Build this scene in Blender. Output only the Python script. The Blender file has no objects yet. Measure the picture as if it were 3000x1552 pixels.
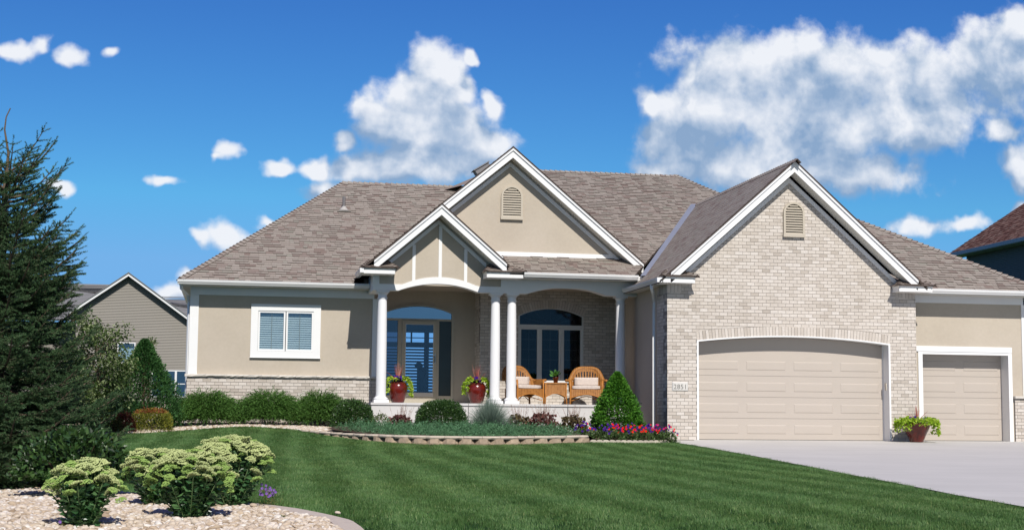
import bpy, bmesh, math, random
import numpy as np
from mathutils import Vector, Matrix
from mathutils.geometry import tessellate_polygon
rnd = random.Random(7)
rng = np.random.default_rng(11)
S = bpy.context.scene
COL = S.collection
PI = math.pi

# ------------------------------------------------------------------ camera
CAMZ = 0.523
CR = np.array([0.982189, -0.187676, 0.009031]); CU = np.array([-0.028039, -0.098877, 0.994705]); CF = np.array([0.185789, 0.977242, 0.102378])
cam = bpy.data.objects.new('camera', bpy.data.cameras.new('camera'))
COL.objects.link(cam); S.camera = cam
cam.matrix_world = Matrix(((CR[0], CU[0], -CF[0], 0), (CR[1], CU[1], -CF[1], 0), (CR[2], CU[2], -CF[2], CAMZ), (0, 0, 0, 1)))
cam.data.sensor_width = 36; cam.data.lens = 51.81
cam.data.clip_start = 0.1; cam.data.clip_end = 6000

# ------------------------------------------------------------------ colour management, render
S.view_settings.view_transform = 'Standard'
S.view_settings.look = 'None'
S.view_settings.exposure = 0.12
S.view_settings.gamma = 1
S.view_settings.use_curve_mapping = False
S.render.engine = 'CYCLES'
S.cycles.max_bounces = 7; S.cycles.diffuse_bounces = 2; S.cycles.glossy_bounces = 3
S.cycles.transmission_bounces = 5; S.cycles.transparent_max_bounces = 12
S.cycles.use_denoising = True
S.cycles.sample_clamp_indirect = 6

# ------------------------------------------------------------------ sun
SUN_EL = math.radians(42.5)
SUN_AZ = math.radians(3.5)          # the sun stands behind the camera, a little to the right of the facade's normal
sd = Vector((math.sin(SUN_AZ) * math.cos(SUN_EL), -math.cos(SUN_AZ) * math.cos(SUN_EL), math.sin(SUN_EL)))
sun = bpy.data.objects.new('sun', bpy.data.lights.new('sun', 'SUN'))
COL.objects.link(sun)
sun.data.energy = 4.3; sun.data.angle = math.radians(0.5); sun.data.color = (1.0, 0.955, 0.89)
sun.rotation_euler = sd.to_track_quat('Z', 'Y').to_euler()

# ------------------------------------------------------------------ node helpers
def nt_new(name):
    m = bpy.data.materials.new(name); m.use_nodes = True
    nt = m.node_tree; nt.nodes.clear()
    return m, nt
class N:
    """small wrapper to build node trees"""
    def __init__(s, nt): s.nt = nt
    def n(s, typ, ins=None, **kw):
        nd = s.nt.nodes.new(typ)
        for k, v in kw.items(): setattr(nd, k, v)
        for k, v in (ins or {}).items():
            if isinstance(v, bpy.types.NodeSocket): s.nt.links.new(v, nd.inputs[k])
            else: nd.inputs[k].default_value = v
        return nd
    def m(s, op, a, b=0.0, c=0.0, clamp=False):
        return s.n('ShaderNodeMath', {0: a, 1: b, 2: c}, operation=op, use_clamp=clamp).outputs[0]
    def v(s, op, a, b=(0, 0, 0), c=(0, 0, 0)):
        nd = s.n('ShaderNodeVectorMath', {0: a, 1: b, 2: c}, operation=op)
        return nd.outputs['Value'] if op in ('LENGTH', 'DOT_PRODUCT') else nd.outputs[0]
    def mix(s, f, a, b, blend='MIX'):
        nd = s.n('ShaderNodeMix', data_type='RGBA', blend_type=blend)
        for k, v in ((0, f), (6, a), (7, b)):
            if isinstance(v, bpy.types.NodeSocket): s.nt.links.new(v, nd.inputs[k])
            else: nd.inputs[k].default_value = v
        return nd.outputs[2]
    def ramp(s, f, stops, interp='LINEAR'):
        nd = s.n('ShaderNodeValToRGB', {0: f}); cr = nd.color_ramp; cr.interpolation = interp
        while len(cr.elements) > 1: cr.elements.remove(cr.elements[-1])
        cr.elements[0].position = stops[0][0]; cr.elements[0].color = c4(stops[0][1])
        for p, c in stops[1:]:
            e = cr.elements.new(p); e.color = c4(c)
        return nd.outputs[0]
    def smooth(s, x, a, b):
        return s.n('ShaderNodeMapRange', {0: x, 1: a, 2: b, 3: 0.0, 4: 1.0}, interpolation_type='SMOOTHSTEP').outputs[0]
def c4(c):
    if isinstance(c, (int, float)): c = (c, c, c)
    return (c[0], c[1], c[2], 1.0)
def lin(r, g, b):
    f = lambda x: ((x / 255) / 12.92) if x / 255 <= 0.04045 else (((x / 255) + 0.055) / 1.055) ** 2.4
    return (f(r), f(g), f(b))

# ------------------------------------------------------------------ world: sky with cumulus clouds
world = bpy.data.worlds.new('World'); S.world = world; world.use_nodes = True
wt = world.node_tree; wt.nodes.clear(); W = N(wt)
CLOUDS = [(0.1332, 0.2421, 0.0204, 0.0182), (0.1239, 0.2198, 0.0311, 0.0205), (0.1124, 0.2012, 0.0357, 0.0192), (0.141, 0.1978, 0.0434, 0.0217), (0.1651, 0.1916, 0.0267, 0.0145), (0.1757, 0.2188, 0.0092, 0.0122), (0.0898, 0.2074, 0.013, 0.0108), (0.0727, 0.1851, 0.0105, 0.0076), (0.1294, 0.1757, 0.0504, 0.018), (0.0824, 0.1666, 0.0258, 0.0118), (0.0545, 0.1678, 0.0139, 0.0075), (0.0292, 0.1673, 0.0115, 0.0066), (0.182, 0.1924, 0.0122, 0.0109), (0.1644, 0.2479, 0.0063, 0.0054), (0.0572, 0.1515, 0.0162, 0.0094), (0.1501, 0.232, 0.0145, 0.0194),
 (0.3603, 0.2531, 0.0605, 0.0266), (0.4235, 0.2565, 0.081, 0.0282), (0.4988, 0.2528, 0.0691, 0.0298), (0.5626, 0.2666, 0.0479, 0.0368), (0.3343, 0.2191, 0.0493, 0.0301), (0.4177, 0.218, 0.0805, 0.0382), (0.4846, 0.2212, 0.0547, 0.0309), (0.3112, 0.1956, 0.0307, 0.0236), (0.2922, 0.222, 0.0122, 0.0124), (0.319, 0.2471, 0.0077, 0.0095), (0.365, 0.183, 0.0734, 0.0238), (0.4357, 0.1809, 0.0617, 0.019), (0.5088, 0.2095, 0.0247, 0.0154), (0.3086, 0.1757, 0.0255, 0.0124), (0.5613, 0.217, 0.0195, 0.0104), (0.583, 0.294, 0.0227, 0.0159), (0.5757, 0.1865, 0.0112, 0.0208),
 (-0.1465, 0.2373, 0.026, 0.0074), (-0.1295, 0.244, 0.0131, 0.0097), (-0.1084, 0.2359, 0.0153, 0.0104), (-0.0867, 0.2425, 0.0075, 0.0058), (-0.004, 0.1771, 0.0113, 0.007), (-0.0085, 0.1734, 0.009, 0.0047), (-0.0494, 0.1585, 0.02, 0.006), (-0.1127, 0.1496, 0.0104, 0.0073), (-0.0036, 0.1214, 0.0203, 0.0115), (-0.0192, 0.1163, 0.0134, 0.008), (0.0176, 0.1302, 0.0114, 0.0058), (-0.0403, 0.0814, 0.0155, 0.0091), (-0.0306, 0.0896, 0.0111, 0.0068), (0.4965, 0.1414, 0.0299, 0.0114), (0.5319, 0.1464, 0.0247, 0.0097), (0.5762, 0.1543, 0.0139, 0.009)]
THICK = [0.15] * len(CLOUDS)
def cloud_group():
    g = bpy.data.node_groups.new('cloud_density', 'ShaderNodeTree')
    g.interface.new_socket('P', in_out='INPUT', socket_type='NodeSocketVector')
    g.interface.new_socket('D', in_out='OUTPUT', socket_type='NodeSocketFloat')
    G = N(g); gi = g.nodes.new('NodeGroupInput'); go = g.nodes.new('NodeGroupOutput')
    P = gi.outputs[0]
    w1 = G.n('ShaderNodeTexNoise', {'Vector': P, 'Scale': 26.0, 'Detail': 3.0, 'Roughness': 0.5}, noise_dimensions='2D').outputs['Color']
    w = G.v('MULTIPLY_ADD', G.v('SUBTRACT', w1, (0.5, 0.5, 0.5)), (0.030, 0.022, 0), P)
    d = None
    for ci_, (u, v, a, b) in enumerate(CLOUDS):
        l = G.v('LENGTH', G.v('MULTIPLY_ADD', w, (1 / a, 1 / b, 0), (-u / a, -v / b, 0)))
        if ci_ >= 33: l = G.m('ADD', l, 0.30)          # the small clouds are thin
        d = l if d is None else G.n('ShaderNodeMath', {0: d, 1: l, 2: 0.35}, operation='SMOOTH_MIN').outputs[0]
    base = G.m('MINIMUM', G.m('MULTIPLY', G.m('SUBTRACT', 1.28, d), 1.7), 1.5)
    n1 = G.n('ShaderNodeTexNoise', {'Vector': P, 'Scale': 38.0, 'Detail': 8.0, 'Roughness': 0.56}, noise_dimensions='2D').outputs[0]
    vo = G.n('ShaderNodeTexVoronoi', {'Vector': w, 'Scale': 70.0, 'Detail': 2.0, 'Roughness': 0.5, 'Smoothness': 1.0}, feature='SMOOTH_F1', voronoi_dimensions='2D').outputs[0]
    f = G.m('ADD', base, G.m('MULTIPLY', G.m('SUBTRACT', n1, 0.5), 1.7))
    f = G.m('ADD', f, G.m('MULTIPLY', G.m('SUBTRACT', 0.42, vo), 0.35))
    g.links.new(f, go.inputs[0])
    return g
cg = cloud_group()
tc = W.n('ShaderNodeTexCoord').outputs['Generated']
sp = W.n('ShaderNodeSeparateXYZ', {0: tc}).outputs
dy = W.m('MAXIMUM', sp[1], 0.02)
uu = W.m('DIVIDE', sp[0], dy); vv = W.m('DIVIDE', sp[2], dy)
pv = W.n('ShaderNodeCombineXYZ', {0: uu, 1: vv, 2: 0.0}).outputs[0]
def dens(p):
    nd = wt.nodes.new('ShaderNodeGroup'); nd.node_tree = cg; wt.links.new(p, nd.inputs[0]); return nd.outputs[0]
D0 = dens(pv); D2 = dens(W.v('ADD', pv, (0.004, 0.018, 0)))
alpha = W.smooth(D0, 0.0, 1.05)
lit = W.m('MULTIPLY', W.m('SUBTRACT', D0, D2), 0.42)
lit = W.m('ADD', lit, 0.44)
puff = W.n('ShaderNodeTexNoise', {'Vector': pv, 'Scale': 20.0, 'Detail': 4.0, 'Roughness': 0.5, 'Distortion': 0.5}, noise_dimensions='2D').outputs[0]
lit = W.m('ADD', lit, W.m('MULTIPLY', W.m('SUBTRACT', puff, 0.5), 1.3))
ccol = W.ramp(lit, [(0.15, lin(140, 168, 202)), (0.42, lin(176, 194, 218)), (0.66, lin(212, 221, 235)), (0.92, lin(240, 243, 249))])
# scattered clouds over the rest of the sky
gn = W.n('ShaderNodeTexNoise', {'Vector': W.v('MULTIPLY', tc, (1, 1, 2.2)), 'Scale': 2.3, 'Detail': 9.0, 'Roughness': 0.58}).outputs[0]
ga = W.smooth(gn, 0.60, 0.70)
inside = W.m('MULTIPLY', W.m('MULTIPLY', W.smooth(sp[1], 0.3, 0.6), W.m('SUBTRACT', 1.0, W.smooth(vv, 0.30, 0.42))), W.m('MULTIPLY', W.smooth(uu, -0.5, -0.25), W.m('SUBTRACT', 1.0, W.smooth(uu, 0.65, 0.85))))
ga = W.m('MULTIPLY', W.m('MULTIPLY', ga, W.m('SUBTRACT', 1.0, inside)), W.smooth(sp[2], 0.02, 0.12))
alpha = W.m('MULTIPLY', alpha, W.smooth(sp[1], 0.05, 0.3))
sky = W.n('ShaderNodeTexSky', sky_type='NISHITA', sun_disc=False, sun_elevation=SUN_EL, sun_rotation=math.atan2(sd.x, sd.y), altitude=200, air_density=1.0, dust_density=0.35, ozone_density=2.5).outputs[0]
SKYS = 0.105
ss = W.n('ShaderNodeSeparateColor', {0: W.mix(1.0, sky, (SKYS,) * 3 + (1,), 'MULTIPLY')}).outputs
sdn = W.v('DOT_PRODUCT', W.v('NORMALIZE', tc), tuple(sd)); near = W.m('MULTIPLY', W.smooth(sdn, -0.15, 0.75), W.smooth(sp[2], 0.06, 0.22))  # unseen sunward sky made dimmer and whiter to cut its blue fill light
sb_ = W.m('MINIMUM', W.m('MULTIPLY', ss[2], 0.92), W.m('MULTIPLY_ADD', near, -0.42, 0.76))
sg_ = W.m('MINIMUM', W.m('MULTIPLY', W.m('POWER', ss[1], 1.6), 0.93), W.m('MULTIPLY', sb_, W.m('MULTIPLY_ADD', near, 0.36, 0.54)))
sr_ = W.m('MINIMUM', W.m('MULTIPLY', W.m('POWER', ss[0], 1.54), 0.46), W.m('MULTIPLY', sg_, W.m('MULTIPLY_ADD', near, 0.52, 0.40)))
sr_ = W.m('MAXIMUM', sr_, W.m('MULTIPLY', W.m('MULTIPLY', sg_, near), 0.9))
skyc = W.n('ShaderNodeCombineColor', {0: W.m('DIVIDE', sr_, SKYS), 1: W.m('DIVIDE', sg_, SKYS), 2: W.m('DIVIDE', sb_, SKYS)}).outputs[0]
cl = W.mix(1.0, ccol, (1 / SKYS * 0.93,) * 3 + (1,), 'MULTIPLY')
gc = W.mix(1.0, c4(lin(205, 212, 222)), (1 / SKYS * 0.8,) * 3 + (1,), 'MULTIPLY')
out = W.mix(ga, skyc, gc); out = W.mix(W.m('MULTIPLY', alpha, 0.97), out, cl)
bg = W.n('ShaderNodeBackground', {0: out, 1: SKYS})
wo = W.n('ShaderNodeOutputWorld', {0: bg.outputs[0]})
world.cycles.sampling_method = 'MANUAL'; world.cycles.sample_map_resolution = 512

# ------------------------------------------------------------------ materials
MATS = {}
def piece_random(B):
    """one random number per separate piece: mesh island plus object"""
    g = B.n('ShaderNodeNewGeometry').outputs['Random Per Island']
    o = B.n('ShaderNodeObjectInfo').outputs['Random']
    return B.m('FRACT', B.m('ADD', g, B.m('MULTIPLY', o, 7.31)))
def mat(name, col, rough=0.6, var=0.0, nscale=0, nvar=0.0, bump=0.0, bscale=60.0, spec=0.3, metal=0.0, col2=None, col3=None, coat=0.0, trans=0.0, tcol=None, coords='Object', sheen=0.0):
    """procedural principled material: per piece variation + noise mottling + bump; trans = share of light let through (leaves)"""
    if name in MATS: return MATS[name]
    m, nt = nt_new(name); B = N(nt)
    pos = B.n('ShaderNodeTexCoord').outputs[coords] if coords != 'World' else B.n('ShaderNodeNewGeometry').outputs['Position']
    c = c4(col)
    r = piece_random(B) if (var or col2) else None
    if col2:
        stops = [(0.0, col), (0.5 if col3 else 1.0, col2)] + ([(1.0, col3)] if col3 else [])
        c = B.ramp(r, stops)
    if var:
        k = B.m('MULTIPLY_ADD', B.m('FRACT', B.m('MULTIPLY', r, 13.7)), 2 * var, 1 - var)
        c = B.mix(1.0, c, B.n('ShaderNodeCombineXYZ', {0: k, 1: k, 2: k}).outputs[0], 'MULTIPLY')
    if nvar:
        nz = B.n('ShaderNodeTexNoise', {'Vector': pos, 'Scale': nscale, 'Detail': 5.0, 'Roughness': 0.6}).outputs[0]
        k = B.m('MULTIPLY_ADD', nz, 2 * nvar, 1 - nvar)
        c = B.mix(1.0, c, B.n('ShaderNodeCombineXYZ', {0: k, 1: k, 2: k}).outputs[0], 'MULTIPLY')
    ins = {'Base Color': c, 'Roughness': rough, 'Metallic': metal, 'Specular IOR Level': spec, 'Coat Weight': coat}
    p = B.n('ShaderNodeBsdfPrincipled', ins)
    if bump:
        nb = B.n('ShaderNodeTexNoise', {'Vector': pos, 'Scale': bscale, 'Detail': 4.0, 'Roughness': 0.6}).outputs[0]
        bn = B.n('ShaderNodeBump', {'Strength': bump, 'Distance': 0.01, 'Height': nb}).outputs[0]
        nt.links.new(bn, p.inputs['Normal'])
    sh = p.outputs[0]
    if trans:
        t = B.n('ShaderNodeBsdfTranslucent', {0: B.mix(1.0, c, c4(tcol or (1.6, 1.5, 0.5)), 'MULTIPLY')}).outputs[0]
        mx = B.n('ShaderNodeMixShader', {0: trans, 1: sh, 2: t}); sh = mx.outputs[0]
    B.n('ShaderNodeOutputMaterial', {0: sh})
    MATS[name] = m
    return m
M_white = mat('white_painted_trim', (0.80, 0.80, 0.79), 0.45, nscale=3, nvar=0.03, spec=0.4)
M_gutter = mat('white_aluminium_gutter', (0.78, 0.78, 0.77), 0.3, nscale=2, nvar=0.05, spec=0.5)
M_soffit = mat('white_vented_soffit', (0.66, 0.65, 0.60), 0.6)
M_col = mat('white_column_paint', (0.82, 0.82, 0.82), 0.5, nscale=4, nvar=0.02)
M_door = mat('beige_garage_door_steel', (0.475, 0.42, 0.365), 0.5, nscale=1.5, nvar=0.035, bump=0.06, bscale=300, spec=0.3)
M_vent = mat('tan_louver_vinyl', (0.50, 0.445, 0.36), 0.55)
M_frame = mat('tan_door_frame_paint', (0.46, 0.42, 0.34), 0.45)
M_wframe = mat('cream_window_vinyl', (0.66, 0.65, 0.62), 0.4)
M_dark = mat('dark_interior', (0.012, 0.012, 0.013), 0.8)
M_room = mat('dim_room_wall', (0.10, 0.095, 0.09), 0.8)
M_slat = mat('white_blind_slat', (0.75, 0.75, 0.72), 0.5)
M_flash = mat('galvanised_valley_metal', (0.50, 0.53, 0.56), 0.35, metal=0.6, nscale=3, nvar=0.1)
M_pipe = mat('grey_metal_pipe', (0.20, 0.19, 0.19), 0.5, metal=0.3)
M_handle = mat('brushed_nickel', (0.45, 0.43, 0.40), 0.3, metal=0.9)
M_stone_ledge = mat('pale_cast_stone', (0.60, 0.56, 0.50), 0.8, var=0.08, nscale=12, nvar=0.15, bump=0.8, bscale=25)
M_plaque = mat('pale_limestone_plaque', (0.62, 0.60, 0.56), 0.7, nscale=20, nvar=0.06)
M_plaque_letter = mat('engraved_grey_numeral', (0.17, 0.165, 0.155), 0.8)
def m_stucco():
    m, nt = nt_new('tan_stucco'); B = N(nt)
    pos = B.n('ShaderNodeNewGeometry').outputs['Position']
    a = B.n('ShaderNodeTexNoise', {'Vector': pos, 'Scale': 0.9, 'Detail': 4.0, 'Roughness': 0.6}).outputs[0]
    b = B.n('ShaderNodeTexNoise', {'Vector': pos, 'Scale': 14.0, 'Detail': 5.0, 'Roughness': 0.65}).outputs[0]
    f = B.m('ADD', B.m('MULTIPLY', a, 0.6), B.m('MULTIPLY', b, 0.4))
    c = B.ramp(f, [(0.3, (0.445, 0.385, 0.31)), (0.5, (0.485, 0.425, 0.345)), (0.7, (0.52, 0.455, 0.375))])
    hb = B.n('ShaderNodeTexNoise', {'Vector': pos, 'Scale': 70.0, 'Detail': 4.0, 'Roughness': 0.7}).outputs[0]
    bn = B.n('ShaderNodeBump', {'Strength': 0.5, 'Distance': 0.008, 'Height': hb}).outputs[0]
    p = B.n('ShaderNodeBsdfPrincipled', {'Base Color': c, 'Roughness': 0.85, 'Specular IOR Level': 0.2, 'Normal': bn})
    B.n('ShaderNodeOutputMaterial', {0: p.outputs[0]}); return m
M_stucco = m_stucco()
def m_brick():
    m, nt = nt_new('cream_grey_brick'); B = N(nt)
    pos = B.n('ShaderNodeNewGeometry').outputs['Position']; r = piece_random(B)
    c = B.ramp(r, [(0.0, (0.44, 0.39, 0.335)), (0.1, (0.52, 0.465, 0.405)), (0.45, (0.575, 0.52, 0.46)), (0.8, (0.61, 0.555, 0.495)), (1.0, (0.645, 0.595, 0.54))])
    a = B.n('ShaderNodeTexNoise', {'Vector': B.v('MULTIPLY', pos, (1, 1, 3.0)), 'Scale': 9.0, 'Detail': 5.0, 'Roughness': 0.7}).outputs[0]
    big = B.n('ShaderNodeTexNoise', {'Vector': pos, 'Scale': 0.8, 'Detail': 2.0}).outputs[0]
    k = B.m('MULTIPLY', B.m('MULTIPLY_ADD', a, 0.36, 0.82), B.m('MULTIPLY_ADD', big, 0.16, 0.92))
    c = B.mix(1.0, c, B.n('ShaderNodeCombineXYZ', {0: k, 1: k, 2: k}).outputs[0], 'MULTIPLY')
    sp_ = B.n('ShaderNodeTexNoise', {'Vector': pos, 'Scale': 120.0, 'Detail': 2.0}).outputs[0]
    c = B.mix(B.smooth(sp_, 0.62, 0.72), c, c4((0.25, 0.2, 0.16)))
    bn = B.n('ShaderNodeBump', {'Strength': 0.6, 'Distance': 0.008, 'Height': B.m('ADD', a, B.m('MULTIPLY', sp_, 0.5))}).outputs[0]
    p = B.n('ShaderNodeBsdfPrincipled', {'Base Color': c, 'Roughness': 0.9, 'Specular IOR Level': 0.15, 'Normal': bn})
    B.n('ShaderNodeOutputMaterial', {0: p.outputs[0]}); return m
M_brick = m_brick()
M_mortar = mat('grey_mortar', (0.25, 0.225, 0.20), 0.95, nscale=6, nvar=0.15, coords='World')
def m_shingle(name, ramp, edge):
    m, nt = nt_new(name); B = N(nt)
    pos = B.n('ShaderNodeNewGeometry').outputs['Position']; r = piece_random(B)
    c = B.ramp(r, ramp)
    a = B.n('ShaderNodeTexNoise', {'Vector': pos, 'Scale': 45.0, 'Detail': 3.0, 'Roughness': 0.8}).outputs[0]
    k = B.m('MULTIPLY_ADD', a, 0.7, 0.65)
    c = B.mix(1.0, c, B.n('ShaderNodeCombineXYZ', {0: k, 1: k, 2: k}).outputs[0], 'MULTIPLY')
    p = B.n('ShaderNodeBsdfPrincipled', {'Base Color': c, 'Roughness': 0.95, 'Specular IOR Level': 0.1})
    B.n('ShaderNodeOutputMaterial', {0: p.outputs[0]})
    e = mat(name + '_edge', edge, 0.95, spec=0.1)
    return m, e
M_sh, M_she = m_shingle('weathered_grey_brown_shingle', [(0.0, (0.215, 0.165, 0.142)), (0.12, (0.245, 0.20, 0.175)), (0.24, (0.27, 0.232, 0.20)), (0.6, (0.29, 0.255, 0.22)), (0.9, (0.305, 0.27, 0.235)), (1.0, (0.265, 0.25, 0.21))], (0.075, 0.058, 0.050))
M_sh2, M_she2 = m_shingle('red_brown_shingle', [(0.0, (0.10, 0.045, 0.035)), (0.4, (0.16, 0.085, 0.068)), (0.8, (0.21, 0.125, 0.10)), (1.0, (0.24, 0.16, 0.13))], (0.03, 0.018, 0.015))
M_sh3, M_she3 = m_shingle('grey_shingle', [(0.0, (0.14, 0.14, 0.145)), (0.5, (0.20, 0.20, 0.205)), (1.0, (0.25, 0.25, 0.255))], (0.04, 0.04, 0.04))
M_concrete = None
def m_concrete(name, c1, c2, streak=True):
    m, nt = nt_new(name); B = N(nt)
    pos = B.n('ShaderNodeNewGeometry').outputs['Position']
    a = B.n('ShaderNodeTexNoise', {'Vector': pos, 'Scale': 0.5, 'Detail': 5.0, 'Roughness': 0.6}).outputs[0]
    s_ = B.n('ShaderNodeTexNoise', {'Vector': B.v('MULTIPLY', pos, (0.25, 3.0, 3.0)), 'Scale': 1.2, 'Detail': 4.0, 'Roughness': 0.6}).outputs[0]
    g = B.n('ShaderNodeTexNoise', {'Vector': pos, 'Scale': 60.0, 'Detail': 3.0, 'Roughness': 0.7}).outputs[0]
    f = B.m('ADD', B.m('ADD', B.m('MULTIPLY', a, 0.45), B.m('MULTIPLY', s_, 0.3)), B.m('MULTIPLY', g, 0.25))
    c = B.ramp(f, [(0.32, c1), (0.66, c2)])
    bn = B.n('ShaderNodeBump', {'Strength': 0.25, 'Distance': 0.004, 'Height': g}).outputs[0]
    p = B.n('ShaderNodeBsdfPrincipled', {'Base Color': c, 'Roughness': 0.85, 'Specular IOR Level': 0.25, 'Normal': bn})
    B.n('ShaderNodeOutputMaterial', {0: p.outputs[0]}); return m
M_concrete = m_concrete('pale_driveway_concrete', (0.47, 0.455, 0.425), (0.575, 0.555, 0.52))
M_porch = m_concrete('porch_concrete', (0.56, 0.545, 0.53), (0.70, 0.685, 0.67))
def m_glass(name, refl=0.1, tint=(0.8, 0.85, 0.85)):
    m, nt = nt_new(name); B = N(nt)
    bf = B.n('ShaderNodeNewGeometry').outputs['Backfacing']
    fr = B.n('ShaderNodeFresnel', {0: B.m('MULTIPLY_ADD', bf, 1 / 1.5 - 1.5, 1.5)}).outputs[0]
    f = B.m('ADD', B.m('MULTIPLY', fr, 0.45), refl, clamp=True)
    t = B.n('ShaderNodeBsdfTransparent', {0: c4(tint)}).outputs[0]
    g = B.n('ShaderNodeBsdfGlossy', {0: c4(0.95), 'Roughness': 0.004}).outputs[0]
    mx = B.n('ShaderNodeMixShader', {0: f, 1: t, 2: g})
    B.n('ShaderNodeOutputMaterial', {0: mx.outputs[0]}); return m
M_glass = m_glass('window_glass', 0.0)
M_glass_r = m_glass('reflective_window_glass', 0.08, (0.8, 0.86, 0.88))
M_frost = mat('frosted_glass', (0.02, 0.038, 0.045), 0.35, spec=0.5, nscale=2, nvar=0.3)

# ------------------------------------------------------------------ mesh helpers
def link(o, parent=None):
    COL.objects.link(o)
    if parent is not None: o.parent = parent
    return o
def new_obj(name, me, mats, parent=None):
    if not isinstance(mats, (list, tuple)): mats = [mats]
    for m_ in mats: me.materials.append(m_)
    return link(bpy.data.objects.new(name, me), parent)
def tag(o, label=None, category=None, group=None, kind=None):
    if label: o['label'] = label
    if category: o['category'] = category
    if group: o['group'] = group
    if kind: o['kind'] = kind
    return o
def empty(name, loc, label, category, group=None, rz=0.0):
    o = bpy.data.objects.new(name, None); o.empty_display_size = 0.2
    COL.objects.link(o); o.location = loc; o.rotation_euler = (0, 0, rz)
    return tag(o, label, category, group)
def copy_tree(o, parent=None):
    c = o.copy(); COL.objects.link(c); c.parent = parent
    for ch in list(o.children): copy_tree(ch, c)
    return c
class MB:
    def __init__(s): s.v = []; s.f = []; s.mi = []; s.sm = False
    def add(s, vs, fs, mi=0):
        b = len(s.v); s.v += [tuple(v) for v in vs]; s.f += [tuple(b + i for i in f) for f in fs]; s.mi += [mi] * len(fs); return s
    def box(s, x0, x1, y0, y1, z0, z1, mi=0, back=True):
        s.add([(x0, y0, z0), (x1, y0, z0), (x1, y1, z0), (x0, y1, z0), (x0, y0, z1), (x1, y0, z1), (x1, y1, z1), (x0, y1, z1)],
              [(0, 1, 5, 4), (1, 2, 6, 5), (3, 0, 4, 7), (4, 5, 6, 7), (3, 2, 1, 0)] + ([(2, 3, 7, 6)] if back else []), mi)
        return s
    def hexa(s, p, mi=0):
        """p: 8 points, bottom loop 0-3 and top loop 4-7"""
        return s.add(p, [(0, 1, 5, 4), (1, 2, 6, 5), (2, 3, 7, 6), (3, 0, 4, 7), (4, 5, 6, 7), (3, 2, 1, 0)], mi)
    def prism_y(s, poly, y0, y1, holes=(), mi=0):
        """polygon in (x, z) with optional holes, extruded from y0 (front) to y1"""
        loops = [list(poly)] + [list(h) for h in holes]
        flat = [p for l in loops for p in l]
        tris = tessellate_polygon([[Vector((p[0], p[1], 0)) for p in l] for l in loops])
        n = len(flat)
        vs = [(p[0], y0, p[1]) for p in flat] + [(p[0], y1, p[1]) for p in flat]
        fs = []
        for t in tris:
            a, b, c = t
            A, B_, C = flat[a], flat[b], flat[c]
            if (B_[0] - A[0]) * (C[1] - A[1]) - (B_[1] - A[1]) * (C[0] - A[0]) < 0: a, c = c, a
            fs.append((a, b, c)); fs.append((n + c, n + b, n + a))
        k = 0
        for l in loops:
            m_ = len(l)
            for i in range(m_):
                j = (i + 1) % m_
                fs.append((k + j, k + i, n + k + i, n + k + j))
            k += m_
        return s.add(vs, fs, mi)
    def prism_x(s, poly, x0, x1, mi=0):
        """polygon in (y, z) extruded along x"""
        n = len(poly); vs = [(x0, p[0], p[1]) for p in poly] + [(x1, p[0], p[1]) for p in poly]
        fs = [tuple(range(n - 1, -1, -1)), tuple(range(n, 2 * n))] + [(i, (i + 1) % n, n + (i + 1) % n, n + i) for i in range(n)]
        return s.add(vs, fs, mi)
    def tube(s, pts, r, seg=8, mi=0, caps=True):
        pts = [Vector(p) for p in pts]; n = len(pts)
        rs = r if isinstance(r, (list, tuple)) else [r] * n
        up = Vector((0, 0, 1)); rings = []
        for i, p in enumerate(pts):
            t = (pts[min(i + 1, n - 1)] - pts[max(i - 1, 0)]).normalized()
            a = t.cross(up)
            if a.length < 1e-3: a = t.cross(Vector((0, 1, 0)))
            a.normalize(); b = a.cross(t).normalized(); up = b
            rings.append([p + (a * math.cos(2 * PI * k / seg) + b * math.sin(2 * PI * k / seg)) * rs[i] for k in range(seg)])
        vs = [v for rg in rings for v in rg]; fs = []
        for i in range(n - 1):
            for k in range(seg):
                fs.append((i * seg + k, i * seg + (k + 1) % seg, (i + 1) * seg + (k + 1) % seg, (i + 1) * seg + k))
        if caps: fs += [tuple(range(seg))[::-1], tuple((n - 1) * seg + k for k in range(seg))]
        return s.add(vs, fs, mi)
    def lathe(s, prof, cx=0, cy=0, cz=0, seg=24, mi=0):
        vs = [(cx + r * math.cos(2 * PI * k / seg), cy + r * math.sin(2 * PI * k / seg), cz + z) for r, z in prof for k in range(seg)]
        fs = [(i * seg + k, i * seg + (k + 1) % seg, (i + 1) * seg + (k + 1) % seg, (i + 1) * seg + k) for i in range(len(prof) - 1) for k in range(seg)]
        if prof[-1][0] > 0.001: fs.append(tuple((len(prof) - 1) * seg + k for k in range(seg)))
        if prof[0][0] > 0.001: fs.append(tuple(range(seg))[::-1])
        return s.add(vs, fs, mi)
    def mesh(s, name, smooth=False):
        me = bpy.data.meshes.new(name); me.from_pydata(s.v, [], s.f)
        if any(s.mi): me.polygons.foreach_set('material_index', s.mi)
        if smooth or s.sm: me.polygons.foreach_set('use_smooth', [True] * len(s.f))
        me.update(); return me
    def build(s, name, mats, parent=None, smooth=False):
        return new_obj(name, s.mesh(name, smooth), mats, parent)
def smooth_by_angle(o, ang=35):
    me = o.data
    me.polygons.foreach_set('use_smooth', [True] * len(me.polygons))
    bm = bmesh.new(); bm.from_mesh(me)
    for e in bm.edges:
        if len(e.link_faces) == 2 and e.calc_face_angle(0) > math.radians(ang): e.smooth = False
    bm.to_mesh(me); bm.free()
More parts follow.
